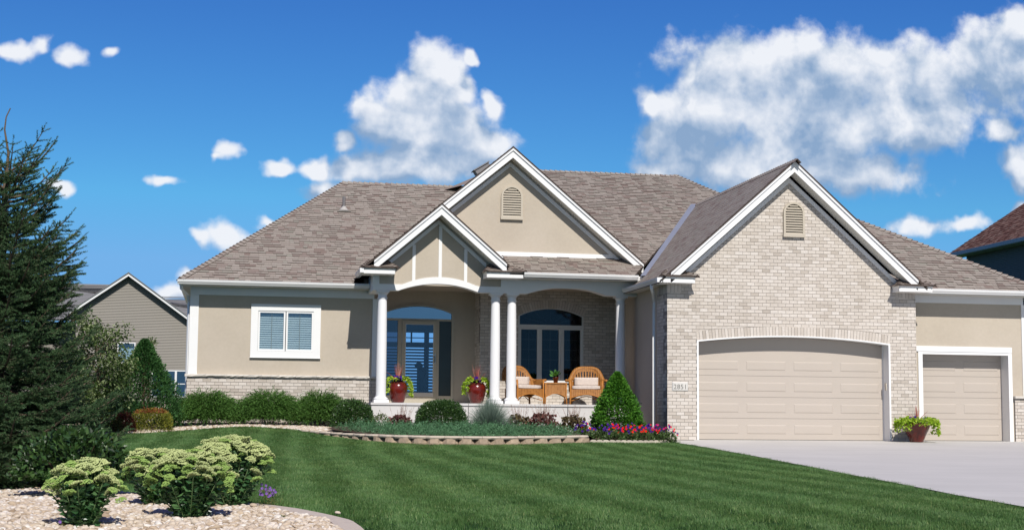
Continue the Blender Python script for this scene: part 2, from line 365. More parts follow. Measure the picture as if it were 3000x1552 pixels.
def np_mesh(name, V, F, mats, parent=None, smooth=False, mi=None):
    """fast mesh from numpy: V (n,3), F (m,k)"""
    me = bpy.data.meshes.new(name); V = np.asarray(V, np.float32); F = np.asarray(F, np.int32)
    me.vertices.add(len(V)); me.vertices.foreach_set('co', V.ravel())
    k = F.shape[1]; me.loops.add(F.size); me.loops.foreach_set('vertex_index', F.ravel())
    me.polygons.add(len(F)); me.polygons.foreach_set('loop_start', np.arange(0, F.size, k, dtype=np.int32))
    if mi is not None: me.polygons.foreach_set('material_index', np.asarray(mi, np.int32))
    me.polygons.foreach_set('use_smooth', np.full(len(F), bool(smooth)))
    me.update(calc_edges=True); me.validate()
    return new_obj(name, me, mats, parent)
def proj_area(p):
    """rough size of a quad (4 points) in the photograph, only used to pick the pieces that show largest"""
    p = np.asarray(p, float) - np.array([0, 0, CAMZ]); d = p @ CF
    x = 4318 * (p @ CR) / d; y = 4318 * (p @ CU) / d
    if x.max() < -1500 or x.min() > 1500: return 0
    return abs(0.5 * sum(x[i] * y[(i + 1) % 4] - x[(i + 1) % 4] * y[i] for i in range(4)))
# ------------------------------------------------------------------ terrain
GC = np.array([[-2.802, 35.5, 0.017], [-1.643, 36.2, 0.063], [-1.008, 36.7, 0.115], [-0.137, 37.0, 0.188], [0.538, 37.0, 0.21], [1.204, 36.8, 0.175], [1.714, 36.5, 0.149], [2.609, 35.0, 0.003], [3.665, 33.6, -0.099], [4.767, 33.1, -0.122], [5.937, 33.1, -0.116], [7.187, 33.4, -0.092], [8.402, 33.9, -0.063], [10.429, 34.4, -0.085], [-1.56, 11.0, -0.302], [0.834, 11.0, -0.315], [3.442, 11.0, -0.328], [6.294, 11.0, -0.343], [3.561, 18.6, -0.253], [-0.676, 18.6, -0.258], [8.584, 19.5, -0.285], [-0.848, 14.7, -0.282], [-2.226, 16.8, -0.294], [-2.155, 60.0, 0.878], [-2.113, 38.5, 0.186], [10.7, 35.0, -0.03], [14.0, 35.4, -0.01], [17.0, 35.4, -0.01], [20.0, 36.0, -0.01], [24.0, 36.0, 0.0], [-20.0, 36.0, 0.0], [-20.0, 20.0, -0.25], [-20.0, 11.0, -0.33], [30.0, 20.0, -0.25], [40.0, 36.0, 0.0], [30.0, 11.0, -0.33], [-1.0, 45.0, 0.45], [-6.0, 90.0, 1.2], [-15.0, 90.0, 1.3], [5.0, 60.0, 0.9], [30.0, 60.0, 0.8], [-30.0, 60.0, 0.9], [40.0, 90.0, 1.2], [0.0, 4.0, -1.0], [12.0, 4.0, -1.0], [-12.0, 4.0, -1.0], [24.0, 4.0, -1.0], [3.0, 40.0, 0.25], [12.0, 42.0, 0.1]])
def _fit():
    C = GC; n = len(C); A = np.zeros((n + 3, n + 3)); D = np.hypot(C[:, None, 0] - C[None, :, 0], C[:, None, 1] - C[None, :, 1])
    A[:n, :n] = D ** 1.5; A[:n, n] = 1; A[:n, n + 1] = C[:, 0]; A[:n, n + 2] = C[:, 1]; A[n, :n] = 1; A[n + 1, :n] = C[:, 0]; A[n + 2, :n] = C[:, 1]
    return np.linalg.solve(A, np.append(C[:, 2], [0, 0, 0]))
GW = _fit()
def G(X, Y):
    X = np.asarray(X, float); Y = np.asarray(Y, float); n = len(GC)
    r = np.hypot(X[..., None] - GC[:, 0], Y[..., None] - GC[:, 1])
    z = (r ** 1.5) @ GW[:n] + GW[n] + GW[n + 1] * X + GW[n + 2] * Y
    return np.clip(z, -1.3, 1.4)
def g(x, y): return float(G(np.array([x]), np.array([y]))[0])
def m_lawn():
    m, nt = nt_new('mown_turf'); B = N(nt)
    pos = B.n('ShaderNodeNewGeometry').outputs['Position']
    a = B.n('ShaderNodeTexNoise', {'Vector': pos, 'Scale': 0.7, 'Detail': 5.0, 'Roughness': 0.6}).outputs[0]
    b = B.n('ShaderNodeTexNoise', {'Vector': pos, 'Scale': 30.0, 'Detail': 5.0, 'Roughness': 0.7}).outputs[0]
    f = B.m('ADD', B.m('MULTIPLY', a, 0.5), B.m('MULTIPLY', b, 0.5))
    c = B.ramp(f, [(0.3, (0.012, 0.035, 0.009)), (0.5, (0.028, 0.075, 0.018)), (0.7, (0.055, 0.11, 0.03))])
    bn = B.n('ShaderNodeBump', {'Strength': 1.0, 'Distance': 0.05, 'Height': b}).outputs[0]
    p = B.n('ShaderNodeBsdfPrincipled', {'Base Color': c, 'Roughness': 0.9, 'Specular IOR Level': 0.1, 'Normal': bn})
    B.n('ShaderNodeOutputMaterial', {0: p.outputs[0]}); return m
M_lawn = m_lawn()
def grid(name, xs, ys, zfn, mats, keep=None):
    X, Y = np.meshgrid(xs, ys); Z = zfn(X, Y); nx, ny = len(xs), len(ys)
    V = np.stack([X.ravel(), Y.ravel(), Z.ravel()], 1)
    i = np.arange(nx - 1)[None, :] + (np.arange(ny - 1) * nx)[:, None]; i = i.ravel()
    F = np.stack([i, i + 1, i + 1 + nx, i + nx], 1)
    if keep is not None:
        cx = V[F].mean(1); F = F[keep(cx[:, 0], cx[:, 1])]
    return np_mesh(name, V, F, mats, smooth=True)
xs = np.concatenate([[-3000, -1000, -400, -150, -80], np.arange(-40, -8, 2.0), np.arange(-8, 24, 0.4), np.arange(24, 60, 3.0), [90, 160, 400, 1000, 3000]])
ys = np.concatenate([[-60, -20, -5, 0], np.arange(2, 42, 0.4), np.arange(42, 96, 3.0), [110, 160, 400, 1000, 3000]])
tag(grid('lawn', xs, ys, G, M_lawn), kind='structure')

# driveway: left edge sweeps in a long curve from the garage pier down to the street
DE_Y = np.array([3.0, 8.0, 13.0, 14.8, 18.6, 22.45, 27.5, 31.4, 33.4, 34.6, 35.0]); DE_X = np.array([7.0, 7.3, 7.52, 7.72, 8.55, 9.3, 10.12, 10.55, 10.68, 10.66, 10.6])
def drive_edge(y): return np.interp(y, DE_Y, DE_X)
def on_drive(x, y): return (x > drive_edge(y)) & (x < 26) & (y < 36)
dv, df = [], []
yy = np.concatenate([np.arange(3, 35.0, 0.35), [34.99]]); cols = 40
for j, y in enumerate(yy):
    for i in range(cols):
        x = drive_edge(y) + (26 - drive_edge(y)) * i / (cols - 1); dv.append((x, y, g(x, y) + 0.02))
for j in range(len(yy) - 1):
    for i in range(cols - 1):
        a = j * cols + i; df.append((a, a + 1, a + 1 + cols, a + cols))
tag(np_mesh('driveway', dv, df, M_concrete, smooth=True), kind='structure')
apron = MB(); apron.box(11.25, 20.6, 34.992, 36.2, -0.2, 0.004); tag(apron.build('garage_floor', M_concrete), kind='structure')

# ------------------------------------------------------------------ house
HL = (9.0, 36.0, 0.0)
house = empty('house', HL, 'single storey tan stucco and cream brick house with columned porch and grey brown gabled roof', 'house')
HI = Matrix.Translation((-HL[0], -HL[1], -HL[2]))
def hp(o, p=None):
    """make o (built in world coordinates) a part of the house, or a sub-part of a house part"""
    o.parent = p or house
    if p is None: o.matrix_parent_inverse = HI
    return o
def hb(mb, name, mats, p=None, smooth=False): return hp(mb.build(name, mats, None, smooth), p)

# ---- tiling of a polygon with rows of pieces (bricks, shingles)
def crossings(loops, v):
    xs_ = []
    for l in loops:
        n = len(l)
        for i in range(n):
            (a, b), (c, d) = l[i], l[(i + 1) % n]
            if (b <= v < d) or (d <= v < b): xs_.append(a + (c - a) * (v - b) / (d - b))
    xs_.sort(); return [(xs_[i], xs_[i + 1]) for i in range(0, len(xs_) - 1, 2)]
def tiles(loops, rowh, width, vstart, vend, ustart, gap=0.0, vgap=0.0, minw=0.02):
    row = 0; v = vstart
    while v < vend - 0.01:
        lo, hi = v + vgap / 2, min(v + rowh, vend) - vgap / 2
        A = crossings(loops, lo + 1e-4); B_ = crossings(loops, hi - 1e-4)
        if len(A) != len(B_):
            A = B_ = crossings(loops, (lo + hi) / 2)
        if A:
            u = ustart(row); umax = max(max(b for a, b in A), max(b for a, b in B_))
            while u < umax:
                w = width(row)
                for (a0, b0), (a1, b1) in zip(A, B_):
                    l0, r0 = max(u + gap / 2, a0), min(u + w - gap / 2, b0); l1, r1 = max(u + gap / 2, a1), min(u + w - gap / 2, b1)
                    if r0 < l0: l0 = r0 = min(max((l0 + r0) / 2, a0), b0)
                    if r1 < l1: l1 = r1 = min(max((l1 + r1) / 2, a1), b1)
                    if max(r0 - l0, r1 - l1) > minw:
                        full = abs(l0 - l1) < 1e-6 and abs(r0 - r1) < 1e-6 and abs((r0 - l0) - (w - gap)) < 1e-6 and abs(hi - lo - (rowh - vgap)) < 1e-6
                        yield (l0, r0, l1, r1, lo, hi, full, row)
                u += w
        v += rowh; row += 1

# ---- bricks: O + u*U + v*(0,0,1), outward normal Nn
BRH, BRL, JT = 0.0853, 0.2045, 0.010
brick_full, brick_rest = [], []
def bricks(O, U, Nn, loops, vend, vstart=0.0, depth=0.03):
    O = Vector(O); U = Vector(U); Nn = Vector(Nn)
    seed = rnd.random() * 0.2
    for l0, r0, l1, r1, lo, hi, full, row in tiles(loops, BRH, lambda r: BRL, vstart, vend, lambda r: -0.0 - BRL * 60 + seed + (BRL / 2 if r % 2 else 0), JT, JT):
        pr = rnd.uniform(-0.0015, 0.0015)
        q = [O + U * u + Vector((0, 0, v)) + Nn * (pr - d) for d in (0, depth) for u, v in ((l0, lo), (r0, lo), (r1, hi), (l1, hi))]
        (brick_full if full else brick_rest).append((q, O + U * l0 + Vector((0, 0, lo)) + Nn * pr, U, Nn))
def flush_bricks():
    br = sorted(brick_full, key=lambda t: -(proj_area([tuple(p) for p in t[0][:4]]) if t[3].y < -0.5 and t[1].y < 36 else 0))
    parts, rest = br[:300], br[300:] + brick_rest
    w, h, d = BRL - JT, BRH - JT, 0.03
    tmpl = MB(); tmpl.add([(0, 0, 0), (w, 0, 0), (w, 0, h), (0, 0, h), (0, d, 0), (w, d, 0), (w, d, h), (0, d, h)], [(0, 1, 2, 3), (1, 5, 6, 2), (4, 0, 3, 7), (3, 2, 6, 7), (4, 5, 1, 0)])
    me = tmpl.mesh('brick'); me.materials.append(M_brick)
    for q, o, U, Nn in parts:
        b = bpy.data.objects.new('brick', me); COL.objects.link(b); hp(b); b.location = o
    V = np.array([[tuple(p) for p in q] for q, *_ in rest]).reshape(-1, 3); n = len(rest)
    base = (np.arange(n) * 8)[:, None]
    F = np.concatenate([base + np.array(f) for f in ((0, 1, 2, 3), (1, 5, 6, 2), (4, 0, 3, 7), (3, 2, 6, 7), (4, 5, 1, 0))])
    o = np_mesh('brick_masonry', V, F, M_brick); hp(o); o['kind'] = 'stuff'

def arc(x0, x1, z0, h, n=24, zr=None):
    """points of a segmental arch from (x0,z0) to (x1,zr or z0) rising h"""
    zr = z0 if zr is None else zr
    c = (x1 - x0) / 2; R = (c * c + h * h) / (2 * h); xm = (x0 + x1) / 2; a = math.asin(c / R); pts = []
    for i in range(n + 1):
        t = -a + 2 * a * i / n; x = xm + R * math.sin(t)
        pts.append((x, z0 + (zr - z0) * (x - x0) / (x1 - x0) + R * math.cos(t) - (R - h)))
    return pts
def voussoirs(xl, xr, z0, h, hh, n, y, parent_name='arch_brick'):
    """a soldier course of n bricks along a segmental arch"""
    c = (xr - xl) / 2; R = (c * c + h * h) / (2 * h); xm = (xl + xr) / 2; zc = z0 + h - R; a = math.asin(c / R)
    for i in range(n):
        t0 = -a + 2 * a * (i + 0.06) / n; t1 = -a + 2 * a * (i + 0.94) / n; pr = rnd.uniform(-0.002, 0.002)
        p = [(xm + r * math.sin(t), yy_, zc + r * math.cos(t)) for yy_ in (y + pr, y + 0.05) for r, t in ((R, t0), (R, t1), (R + hh, t1), (R + hh, t0))]
        b = MB(); b.add(p, [(0, 1, 2, 3), (1, 5, 6, 2), (4, 0, 3, 7), (3, 2, 6, 7), (4, 5, 1, 0)])
        hb(b, parent_name, M_brick)
    return arc_out(xl, xr, z0, h, hh)
def arc_out(xl, xr, z0, h, hh, n=24):
    c = (xr - xl) / 2; R = (c * c + h * h) / (2 * h); xm = (xl + xr) / 2; zc = z0 + h - R; a = math.asin(c / R)
    return [(xm + (R + hh) * math.sin(-a + 2 * a * i / n), zc + (R + hh) * math.cos(-a + 2 * a * i / n)) for i in range(n + 1)]

# ================= garage block =================
XG0, XG1, YG, ZE = 10.57, 17.17, 35.0, 3.9
gx0, gx1, gz0, gh = 11.33, 16.45, 2.45, 0.155          # opening of the wide door
APX, APZ = 13.783, 6.98
GM = 0.888
rake_in = lambda x: 6.475 + 0.06 - GM * abs(x - APX)
outline = [(XG0, -0.15), (gx0, -0.15)] + arc(gx0, gx1, gz0, gh) + [(gx1, -0.15), (XG1, -0.15), (XG1, 3.6), (16.9, 3.78), (APX, 6.55), (10.66, 3.78), (XG0, 3.6)]
wall = MB(); wall.prism_y(outline, YG + 0.005, YG + 0.33); wall_g = hb(wall, 'garage_gable_wall', M_mortar)
ao = arc_out(gx0, gx1, gz0, gh, 0.235)
SLZ = 3.6                                               # bottom of the soldier course under the returns
field = [(XG0, 0.0), (gx0, 0.0), (gx0, gz0), ao[0]] + ao[1:-1] + [ao[-1], (gx1, gz0), (gx1, 0.0), (XG1, 0.0), (XG1, SLZ), (16.62, SLZ), (16.62, 4.02), (APX, 6.54), (10.94, 4.02), (10.94, SLZ), (XG0, SLZ)]
VENT_G = (13.61, 14.167, 5.123, 5.984)
bricks((0, YG, 0), (1, 0, 0), (0, -1, 0), [field], 6.5)
voussoirs(gx0, gx1, gz0, gh, 0.225, 62, YG)
for x0, x1 in ((XG0, 10.94), (16.62, XG1)):
    n = int((x1 - x0) / 0.083); w = (x1 - x0) / n
    for i in range(n):
        b = MB(); pr = rnd.uniform(-0.002, 0.002); b.box(x0 + i * w + 0.005, x0 + (i + 1) * w - 0.005, YG + pr, YG + 0.03, SLZ + 0.006, 3.83)
        hb(b, 'soldier_brick', M_brick)
# side return of the brick pier
pier = MB(); pier.box(XG0 + JT, XG0 + 0.2, YG + 0.33, YG + 0.9, -0.15, 3.8); hb(pier, 'pier_return_wall', M_mortar)
bricks((XG0, YG + 0.9, 0), (0, -1, 0), (-1, 0, 0), [[(0.0, 0.0), (0.9, 0.0), (0.9, SLZ), (0.0, SLZ)]], SLZ)
for i in range(10):
    b = MB(); b.box(XG0, XG0 + 0.03, YG + 0.035 + i * 0.0865, YG + 0.035 + (i + 1) * 0.0865 - 0.01, SLZ + 0.006, 3.83); hb(b, 'soldier_brick', M_brick)
corner = MB(); corner.box(XG0 + 0.002, XG0 + 0.012, YG + 0.005, YG + 0.03, 0, 3.8)
# right return of the garage front
rr = MB(); rr.box(XG1 - 0.2, XG1 - JT, YG + 0.33, YG + 0.7, -0.15, 3.8); hb(rr, 'pier_return_wall', M_mortar)
# stucco side wall between pier and porch, porch side, entrance walls
XS = 10.63
sw = MB(); sw.box(XS, XS + 0.3, YG + 0.9, 40.3, -0.15, 4.15); hb(sw, 'side_stucco_wall', M_stucco)
# opening reveal, door trim
ins = MB()
a_in = arc(gx0 + 0.045, gx1 - 0.045, gz0 - 0.03, gh)
trim_poly_out = [(gx0, -0.0)] + arc(gx0, gx1, gz0, gh) + [(gx1, -0.0)]
trim_in = [(gx1 - 0.045, 0.0)] + a_in[::-1] + [(gx0 + 0.045, 0.0)]
def strip_arch(mb, outer, inner, y0, y1, mi=0):
    """band between two polylines of equal length (x,z), extruded y0..y1"""
    n = len(outer); vs = []
    for (a, b), (c, d) in zip(outer, inner): vs += [(a, y0, b), (c, y0, d), (a, y1, b), (c, y1, d)]
    fs = []
    for i in range(n - 1):
        p, q = 4 * i, 4 * (i + 1)
        fs += [(p + 1, q + 1, q, p), (p + 2, q + 2, q + 3, p + 3), (p, q, q + 2, p + 2), (p + 3, q + 3, q + 1, p + 1)]
    fs += [(0, 2, 3, 1), (4 * n - 3, 4 * n - 1, 4 * n - 2, 4 * n - 4)]
    mb.add(vs, fs, mi)
tr = MB()
strip_arch(tr, [(gx0 - 0.002, 0.0)] + arc(gx0 - 0.002, gx1 + 0.002, gz0, gh) + [(gx1 + 0.002, 0.0)], [(gx0 + 0.045, 0.0)] + a_in + [(gx1 - 0.045, 0.0)], YG - 0.012, YG + 0.4)
hb(tr, 'garage_door_casing', M_white)
# garage doors
def garage_door(x0, x1, y, ztop_fn, ncol, nrow, H):
    """sectional door: four horizontal sections, raised long panels in each"""
    base = MB()
    pts = [(x0, 0.012)] + [(x0 + (x1 - x0) * i / 24, ztop_fn(x0 + (x1 - x0) * i / 24)) for i in range(25)] + [(x1, 0.012)]
    base.prism_y([pts[0]] + pts[1:-1] + [pts[-1]], y + 0.02, y + 0.06)
    d = hb(base, 'garage_door', M_door)
    hs = H / nrow; cw = (x1 - x0) / ncol
    for r in range(nrow):
        z0 = 0.016 + r * hs; z1 = 0.016 + (r + 1) * hs - 0.006
        sec = MB()
        zt = lambda x: min(z1, ztop_fn(x) - 0.004)
        if r < nrow - 1: sec.box(x0 + 0.003, x1 - 0.003, y, y + 0.019, z0, z1)
        else:
            pp = [(x0 + 0.003, z0)] + [(x0 + 0.003 + (x1 - x0 - 0.006) * i / 24, min(z1 + 0.6, ztop_fn(x0 + (x1 - x0) * i / 24) - 0.004)) for i in range(25)] + [(x1 - 0.003, z0)]
            sec.prism_y(pp, y, y + 0.019)
        hb(sec, 'door_section', M_door, d)
        for c in range(ncol):
            a, b = x0 + c * cw + 0.115, x0 + (c + 1) * cw - 0.115
            if ncol == 4: a, b = x0 + c * cw + 0.11 - (0.02 if c == 0 else 0), x0 + (c + 1) * cw - 0.11
            p0, p1 = z0 + 0.14, z1 - 0.16
            p1 = min(p1, ztop_fn((a + b) / 2) - 0.08)
            if p1 - p0 < 0.08: continue
            pn = MB(); t = 0.022; g_ = 0.006
            # stamped panel: sunken rim around a raised field
            vs = []
            for (k, yy_) in ((0.0, y - 0.0005), (t * 0.55, y + g_ - 0.014), (t * 1.6, y - 0.010), ):
                vs += [(a + k, yy_, p0 + k), (b - k, yy_, p0 + k), (b - k, yy_, p1 - k), (a + k, yy_, p1 - k)]
            fs = []
            for L in range(2):
                for i in range(4):
                    j = (i + 1) % 4; fs.append((L * 4 + i, L * 4 + j, L * 4 + 4 + j, L * 4 + 4 + i))
            fs.append((8, 9, 10, 11)); pn.add(vs, fs)
            hb(pn, 'raised_panel', M_door, d)
    return d
Rg = ((gx1 - gx0 - 0.09) / 2); Rr = (Rg * Rg + gh * gh) / (2 * gh)
ztop_big = lambda x: gz0 - 0.035 + math.sqrt(max(Rr * Rr - (x - (gx0 + gx1) / 2) ** 2, 0)) - (Rr - gh)
garage_door(gx0 + 0.05, gx1 - 0.05, YG + 0.36, ztop_big, 4, 4, 2.12)
blk = MB(); blk.box(gx0 - 0.1, gx1 + 0.1, YG + 0.44, YG + 0.5, -0.1, 2.9); hb(blk, 'garage_interior_wall', M_dark)
# keypad on the right jamb
kp = MB(); kp.box(gx1 - 0.072, gx1 - 0.048, YG + 0.10, YG + 0.19, 1.28, 1.46); kp.box(gx1 - 0.08, gx1 - 0.073, YG + 0.105, YG + 0.185, 1.37, 1.455); hb(kp, 'door_keypad', mat('beige_plastic', (0.55, 0.5, 0.42), 0.5))
for ws_ in ((gx0 + 0.047, gx0 + 0.06), (gx1 - 0.06, gx1 - 0.047)):
    ws = MB(); ws.box(ws_[0], ws_[1], YG + 0.33, YG + 0.36, 0, 2.4); hb(ws, 'weather_strip', M_white)
# address plaque
pq = MB(); px0, px1, pz0, pz1 = 10.687, 11.103, 1.185, 1.418
pq.add([(px0, YG - 0.002, pz0), (px1, YG - 0.002, pz0), (px1, YG - 0.002, pz1), (px0, YG - 0.002, pz1), (px0 + 0.025, YG - 0.03, pz0 + 0.025), (px1 - 0.025, YG - 0.03, pz0 + 0.025), (px1 - 0.025, YG - 0.03, pz1 - 0.025), (px0 + 0.025, YG - 0.03, pz1 - 0.025)],
       [(4, 5, 6, 7), (0, 1, 5, 4), (1, 2, 6, 5), (2, 3, 7, 6), (3, 0, 4, 7)])
plaque = hb(pq, 'address_plaque', M_plaque)
def digit(ch):
    cu = bpy.data.curves.new('num', 'FONT'); cu.body = ch; cu.size = 0.165; cu.extrude = 0.0015; cu.align_x = 'CENTER'
    o = bpy.data.objects.new('num', cu); COL.objects.link(o)
    dg = bpy.context.evaluated_depsgraph_get(); me = bpy.data.meshes.new_from_object(o.evaluated_get(dg)); bpy.data.objects.remove(o); return me
for i, ch in enumerate('2851'):
    me = digit(ch); me.materials.clear(); me.materials.append(M_plaque_letter)
    o = bpy.data.objects.new('numeral', me); COL.objects.link(o); hp(o, plaque)
    o.matrix_world = Matrix.Translation((px0 + 0.075 + i * 0.088, YG - 0.0325, pz0 + 0.058)) @ Matrix.Rotation(PI / 2, 4, 'X')

# arched louver vents
def louver_vent(x0, x1, z0, z1, y, nm='gable_vent'):
    c = (x0 + x1) / 2; R = (x1 - x0) / 2; zs = z1 - R
    def outl(k): return [(x0 + k, z0 + k)] + [(c + (R - k) * math.cos(PI - PI * i / 16), zs + (R - k) * math.sin(PI - PI * i / 16)) for i in range(17)] + [(x1 - k, z0 + k)]
    fr = MB(); strip_arch(fr, outl(0.0), outl(0.05), y - 0.07, y + 0.0)
    fr.box(x0 - 0.012, x1 + 0.012, y - 0.085, y, z0 - 0.03, z0 + 0.05)
    f = hb(fr, nm, M_vent)
    bk = MB(); bk.prism_y(outl(0.02)[::-1], y - 0.012, y - 0.004); hb(bk, 'vent_backing', M_dark, f)
    n = 12; hh = (z1 - z0 - 0.1) / n
    for i in range(n):
        zz = z0 + 0.05 + i * hh
        zmid = zz + hh * 0.5
        w = R - 0.05 if zmid < zs else math.sqrt(max((R - 0.05) ** 2 - (zmid - zs) ** 2, 0.0009))
        s = MB(); s.add([(c - w, y - 0.062, zz), (c + w, y - 0.062, zz), (c + w, y - 0.058, zz + 0.012), (c - w, y - 0.058, zz + 0.012), (c - w, y - 0.015, zz + hh * 0.8), (c + w, y - 0.015, zz + hh * 0.8)], [(0, 1, 2, 3), (3, 2, 5, 4), (0, 4, 5, 1)])
        hb(s, 'louver_slat', M_vent, f)
louver_vent(*VENT_G[:2], VENT_G[2], VENT_G[3], YG)

# small garage bay
YS = 35.6
sgw = MB(); sgw.box(17.0, 17.62, YS, YS + 0.3, 0, 3.87); sgw.box(20.13, 20.5, YS, YS + 0.3, 0.0, 3.87); sgw.box(17.62, 20.13, YS, YS + 0.3, 2.42, 3.87); hb(sgw, 'small_garage_wall', M_stucco)
t2 = MB(); t2.box(17.45, 20.14, YS - 0.035, YS + 0.05, 2.31, 2.45); t2.box(20.035, 20.14, YS - 0.025, YS + 0.45, 0.0, 2.31); t2.box(17.5, 17.62, YS - 0.025, YS + 0.45, 0, 2.31); t2.box(17.62, 20.035, YS - 0.02, YS + 0.42, 2.24, 2.31); hb(t2, 'garage_door_casing', M_white)
garage_door(17.62, 20.05, YS + 0.36, lambda x: 2.24, 2, 4, 2.23)
bl2 = MB(); bl2.box(17.4, 20.3, YS + 0.44, YS + 0.5, -0.1, 2.5); hb(bl2, 'garage_interior_wall', M_dark)
fz = MB(); fz.box(17.175, 20.5, YS - 0.03, YS, 3.575, 3.87); hb(fz, 'frieze_board', M_white)
cb = MB(); cb.box(20.44, 20.62, YS - 0.03, YS + 0.3, 1.18, 3.575); hb(cb, 'corner_board', M_white)
sb = MB(); sb.box(20.19, 20.64, YS - 0.05, YS + 0.3, -0.1, 1.12); hb(sb, 'brick_pier_core', M_mortar)
bricks((0, YS - 0.06, 0), (1, 0, 0), (0, -1, 0), [[(20.18, 0.0), (20.68, 0.0), (20.68, 1.11), (20.18, 1.11)]], 1.11)
ld = MB(); ld.box(20.16, 20.7, YS - 0.12, YS + 0.1, 1.12, 1.18); hb(ld, 'stone_ledge', M_stone_ledge)
# walls behind, so the house is a closed body
bod = MB(); bod.box(20.5, 20.62, YS + 0.3, 44, -0.2, 3.87); bod.box(XG0 + 0.1, 20.6, 44.0, 44.2, -0.2, 3.87); hb(bod, 'garage_rear_wall', M_stucco)

# ================= left wing =================
YL = 39.4; XL0, XL1 = -1.05, 3.72
win = (0.655, 2.165, 2.16, 3.27)                        # x0, x1, z0, z1 rough opening
lw = MB(); lw.prism_y([(XL0, -0.1), (XL1, -0.1), (XL1, 3.88), (XL0, 3.88)], YL, YL + 0.25, holes=[[(win[0], win[2]), (win[1], win[2]), (win[1], win[3]), (win[0], win[3])][::-1]])
hb(lw, 'left_wing_wall', M_stucco)
lsw = MB(); lsw.box(XL0, XL0 + 0.25, YL + 0.25, 50.5, 0, 3.88); lsw.box(XL1 - 0.25, XL1, YL + 0.25, 41.4, 0, 4.2); hb(lsw, 'side_stucco_wall', M_stucco)
tw = MB(); tw.box(XL0 - 0.03, XL0 + 0.195, YL - 0.03, YL + 0.02, 1.56, 3.63); hb(tw, 'corner_board', M_white)
tw = MB(); tw.box(XL0 - 0.03, XL0, YL + 0.0, YL + 0.22, 1.56, 3.63); hb(tw, 'corner_board', M_white)
tw = MB(); tw.box(XL0 - 0.03, XL1 + 0.02, YL - 0.03, YL, 3.632, 3.86); hb(tw, 'frieze_board', M_white)
tw = MB(); tw.box(XL1 - 0.02, XL1 + 0.12, YL - 0.03, YL + 0.1, 1.56, 3.63); hb(tw, 'corner_board', M_white)
wb = MB(); wb.box(XL0 - 0.04, XL1 + 0.1, YL - 0.07, YL, -0.1, 1.49); wb.box(XL0 - 0.06, XL0 - 0.001, YL, 50.5, -0.1, 1.49); hb(wb, 'wainscot_core', M_mortar)
bricks((0, YL - 0.085, 0), (1, 0, 0), (0, -1, 0), [[(XL0 - 0.055, 0.15), (XL1 + 0.1, 0.15), (XL1 + 0.1, 1.492), (XL0 - 0.055, 1.492)]], 1.492, 0.15 - 0.07)
bricks((XL1 + 0.105, YL - 0.085, 0), (0, 1, 0), (1, 0, 0), [[(0.0, 0.15), (1.0, 0.15), (1.0, 1.49), (0.0, 1.49)]], 1.49, 0.08)
x = XL0 - 0.11
while x < XL1 + 0.12:                                   # ledge stones with rough faces
    w = min(rnd.uniform(0.42, 0.56), XL1 + 0.14 - x)
    if w < 0.05: break
    st = MB(); n = 6; vs = []
    for i in range(n + 1):
        xx = x + 0.002 + (w - 0.004) * i / n
        vs += [(xx, YL - 0.135 + rnd.uniform(-.012, .012), 1.492 + rnd.uniform(0, .006)), (xx, YL - 0.15 + rnd.uniform(-.012, .012), 1.525), (xx, YL - 0.14 + rnd.uniform(-.008, .008), 1.556), (xx, YL, 1.565), (xx, YL, 1.492)]
    fs = []
    for i in range(n):
        for k in range(5):
            a, b = 5 * i + k, 5 * i + (k + 1) % 5; fs.append((a, a + 5, b + 5, b))
    fs += [(4, 3, 2, 1, 0)[::-1], tuple(5 * n + k for k in range(5))[::-1]]
    st.add(vs, fs); hb(st, 'ledge_stone', M_stone_ledge); x += w

# casement window with blinds
def blinds(parent, x0, x1, y, z0, z1, pitch=0.05, depth=0.045, tilt=0.35, name='blind_slat'):
    z = z0
    while z < z1:
        s = MB(); dz = depth * math.sin(tilt) / 2; dy = depth * math.cos(tilt) / 2
        s.add([(x0, y - dy, z - dz), (x1, y - dy, z - dz), (x1, y + dy, z + dz), (x0, y + dy, z + dz), (x0, y - dy, z - dz + .003), (x1, y - dy, z - dz + .003), (x1, y + dy, z + dz + .003), (x0, y + dy, z + dz + .003)], [(0, 1, 5, 4), (4, 5, 6, 7), (3, 2, 1, 0), (2, 3, 7, 6)])
        hb(s, name, M_slat, parent); z += pitch
wf = MB()
wx0, wx1, wz0, wz1 = 0.50, 2.325, 2.02, 3.425
wf.box(wx0, win[0] + 0.03, YL - 0.055, YL + 0.01, wz0, wz1); wf.box(win[1] - 0.03, wx1, YL - 0.055, YL + 0.01, wz0, wz1)
wf.box(win[0] + 0.03, win[1] - 0.03, YL - 0.055, YL + 0.01, win[3] - 0.02, wz1); wf.box(win[0] + 0.03, win[1] - 0.03, YL - 0.055, YL + 0.01, wz0, win[2] + 0.03)
wf.box(wx0 - 0.01, wx1 + 0.01, YL - 0.075, YL, wz0 - 0.012, wz0 + 0.006)
wobj = hb(wf, 'window', M_white)
for a, b in ((0.69, 1.40), (1.42, 2.135)):
    s = MB(); t = 0.045
    s.box(a, a + t, YL - 0.035, YL + 0.04, 2.195, 3.245); s.box(b - t, b, YL - 0.035, YL + 0.04, 2.195, 3.245); s.box(a + t, b - t, YL - 0.035, YL + 0.04, 2.195, 2.195 + t); s.box(a + t, b - t, YL - 0.035, YL + 0.04, 3.245 - t, 3.245)
    hb(s, 'sash', M_white, wobj)
    gl = MB(); gl.box(a + t - .005, b - t + .005, YL + 0.0, YL + 0.006, 2.23, 3.21); hb(gl, 'pane', M_glass_r, wobj)
    cd = MB(); cd.box((a + b) / 2 - 0.008, (a + b) / 2 + 0.008, YL + 0.012, YL + 0.02, 2.23, 3.18); hb(cd, 'muntin', mat('brown_cord', (0.42, 0.34, 0.22), 0.6), wobj)
    blinds(wobj, a + t, b - t, YL + 0.07, 2.255, 3.2, 0.0585, 0.046, 1.0)
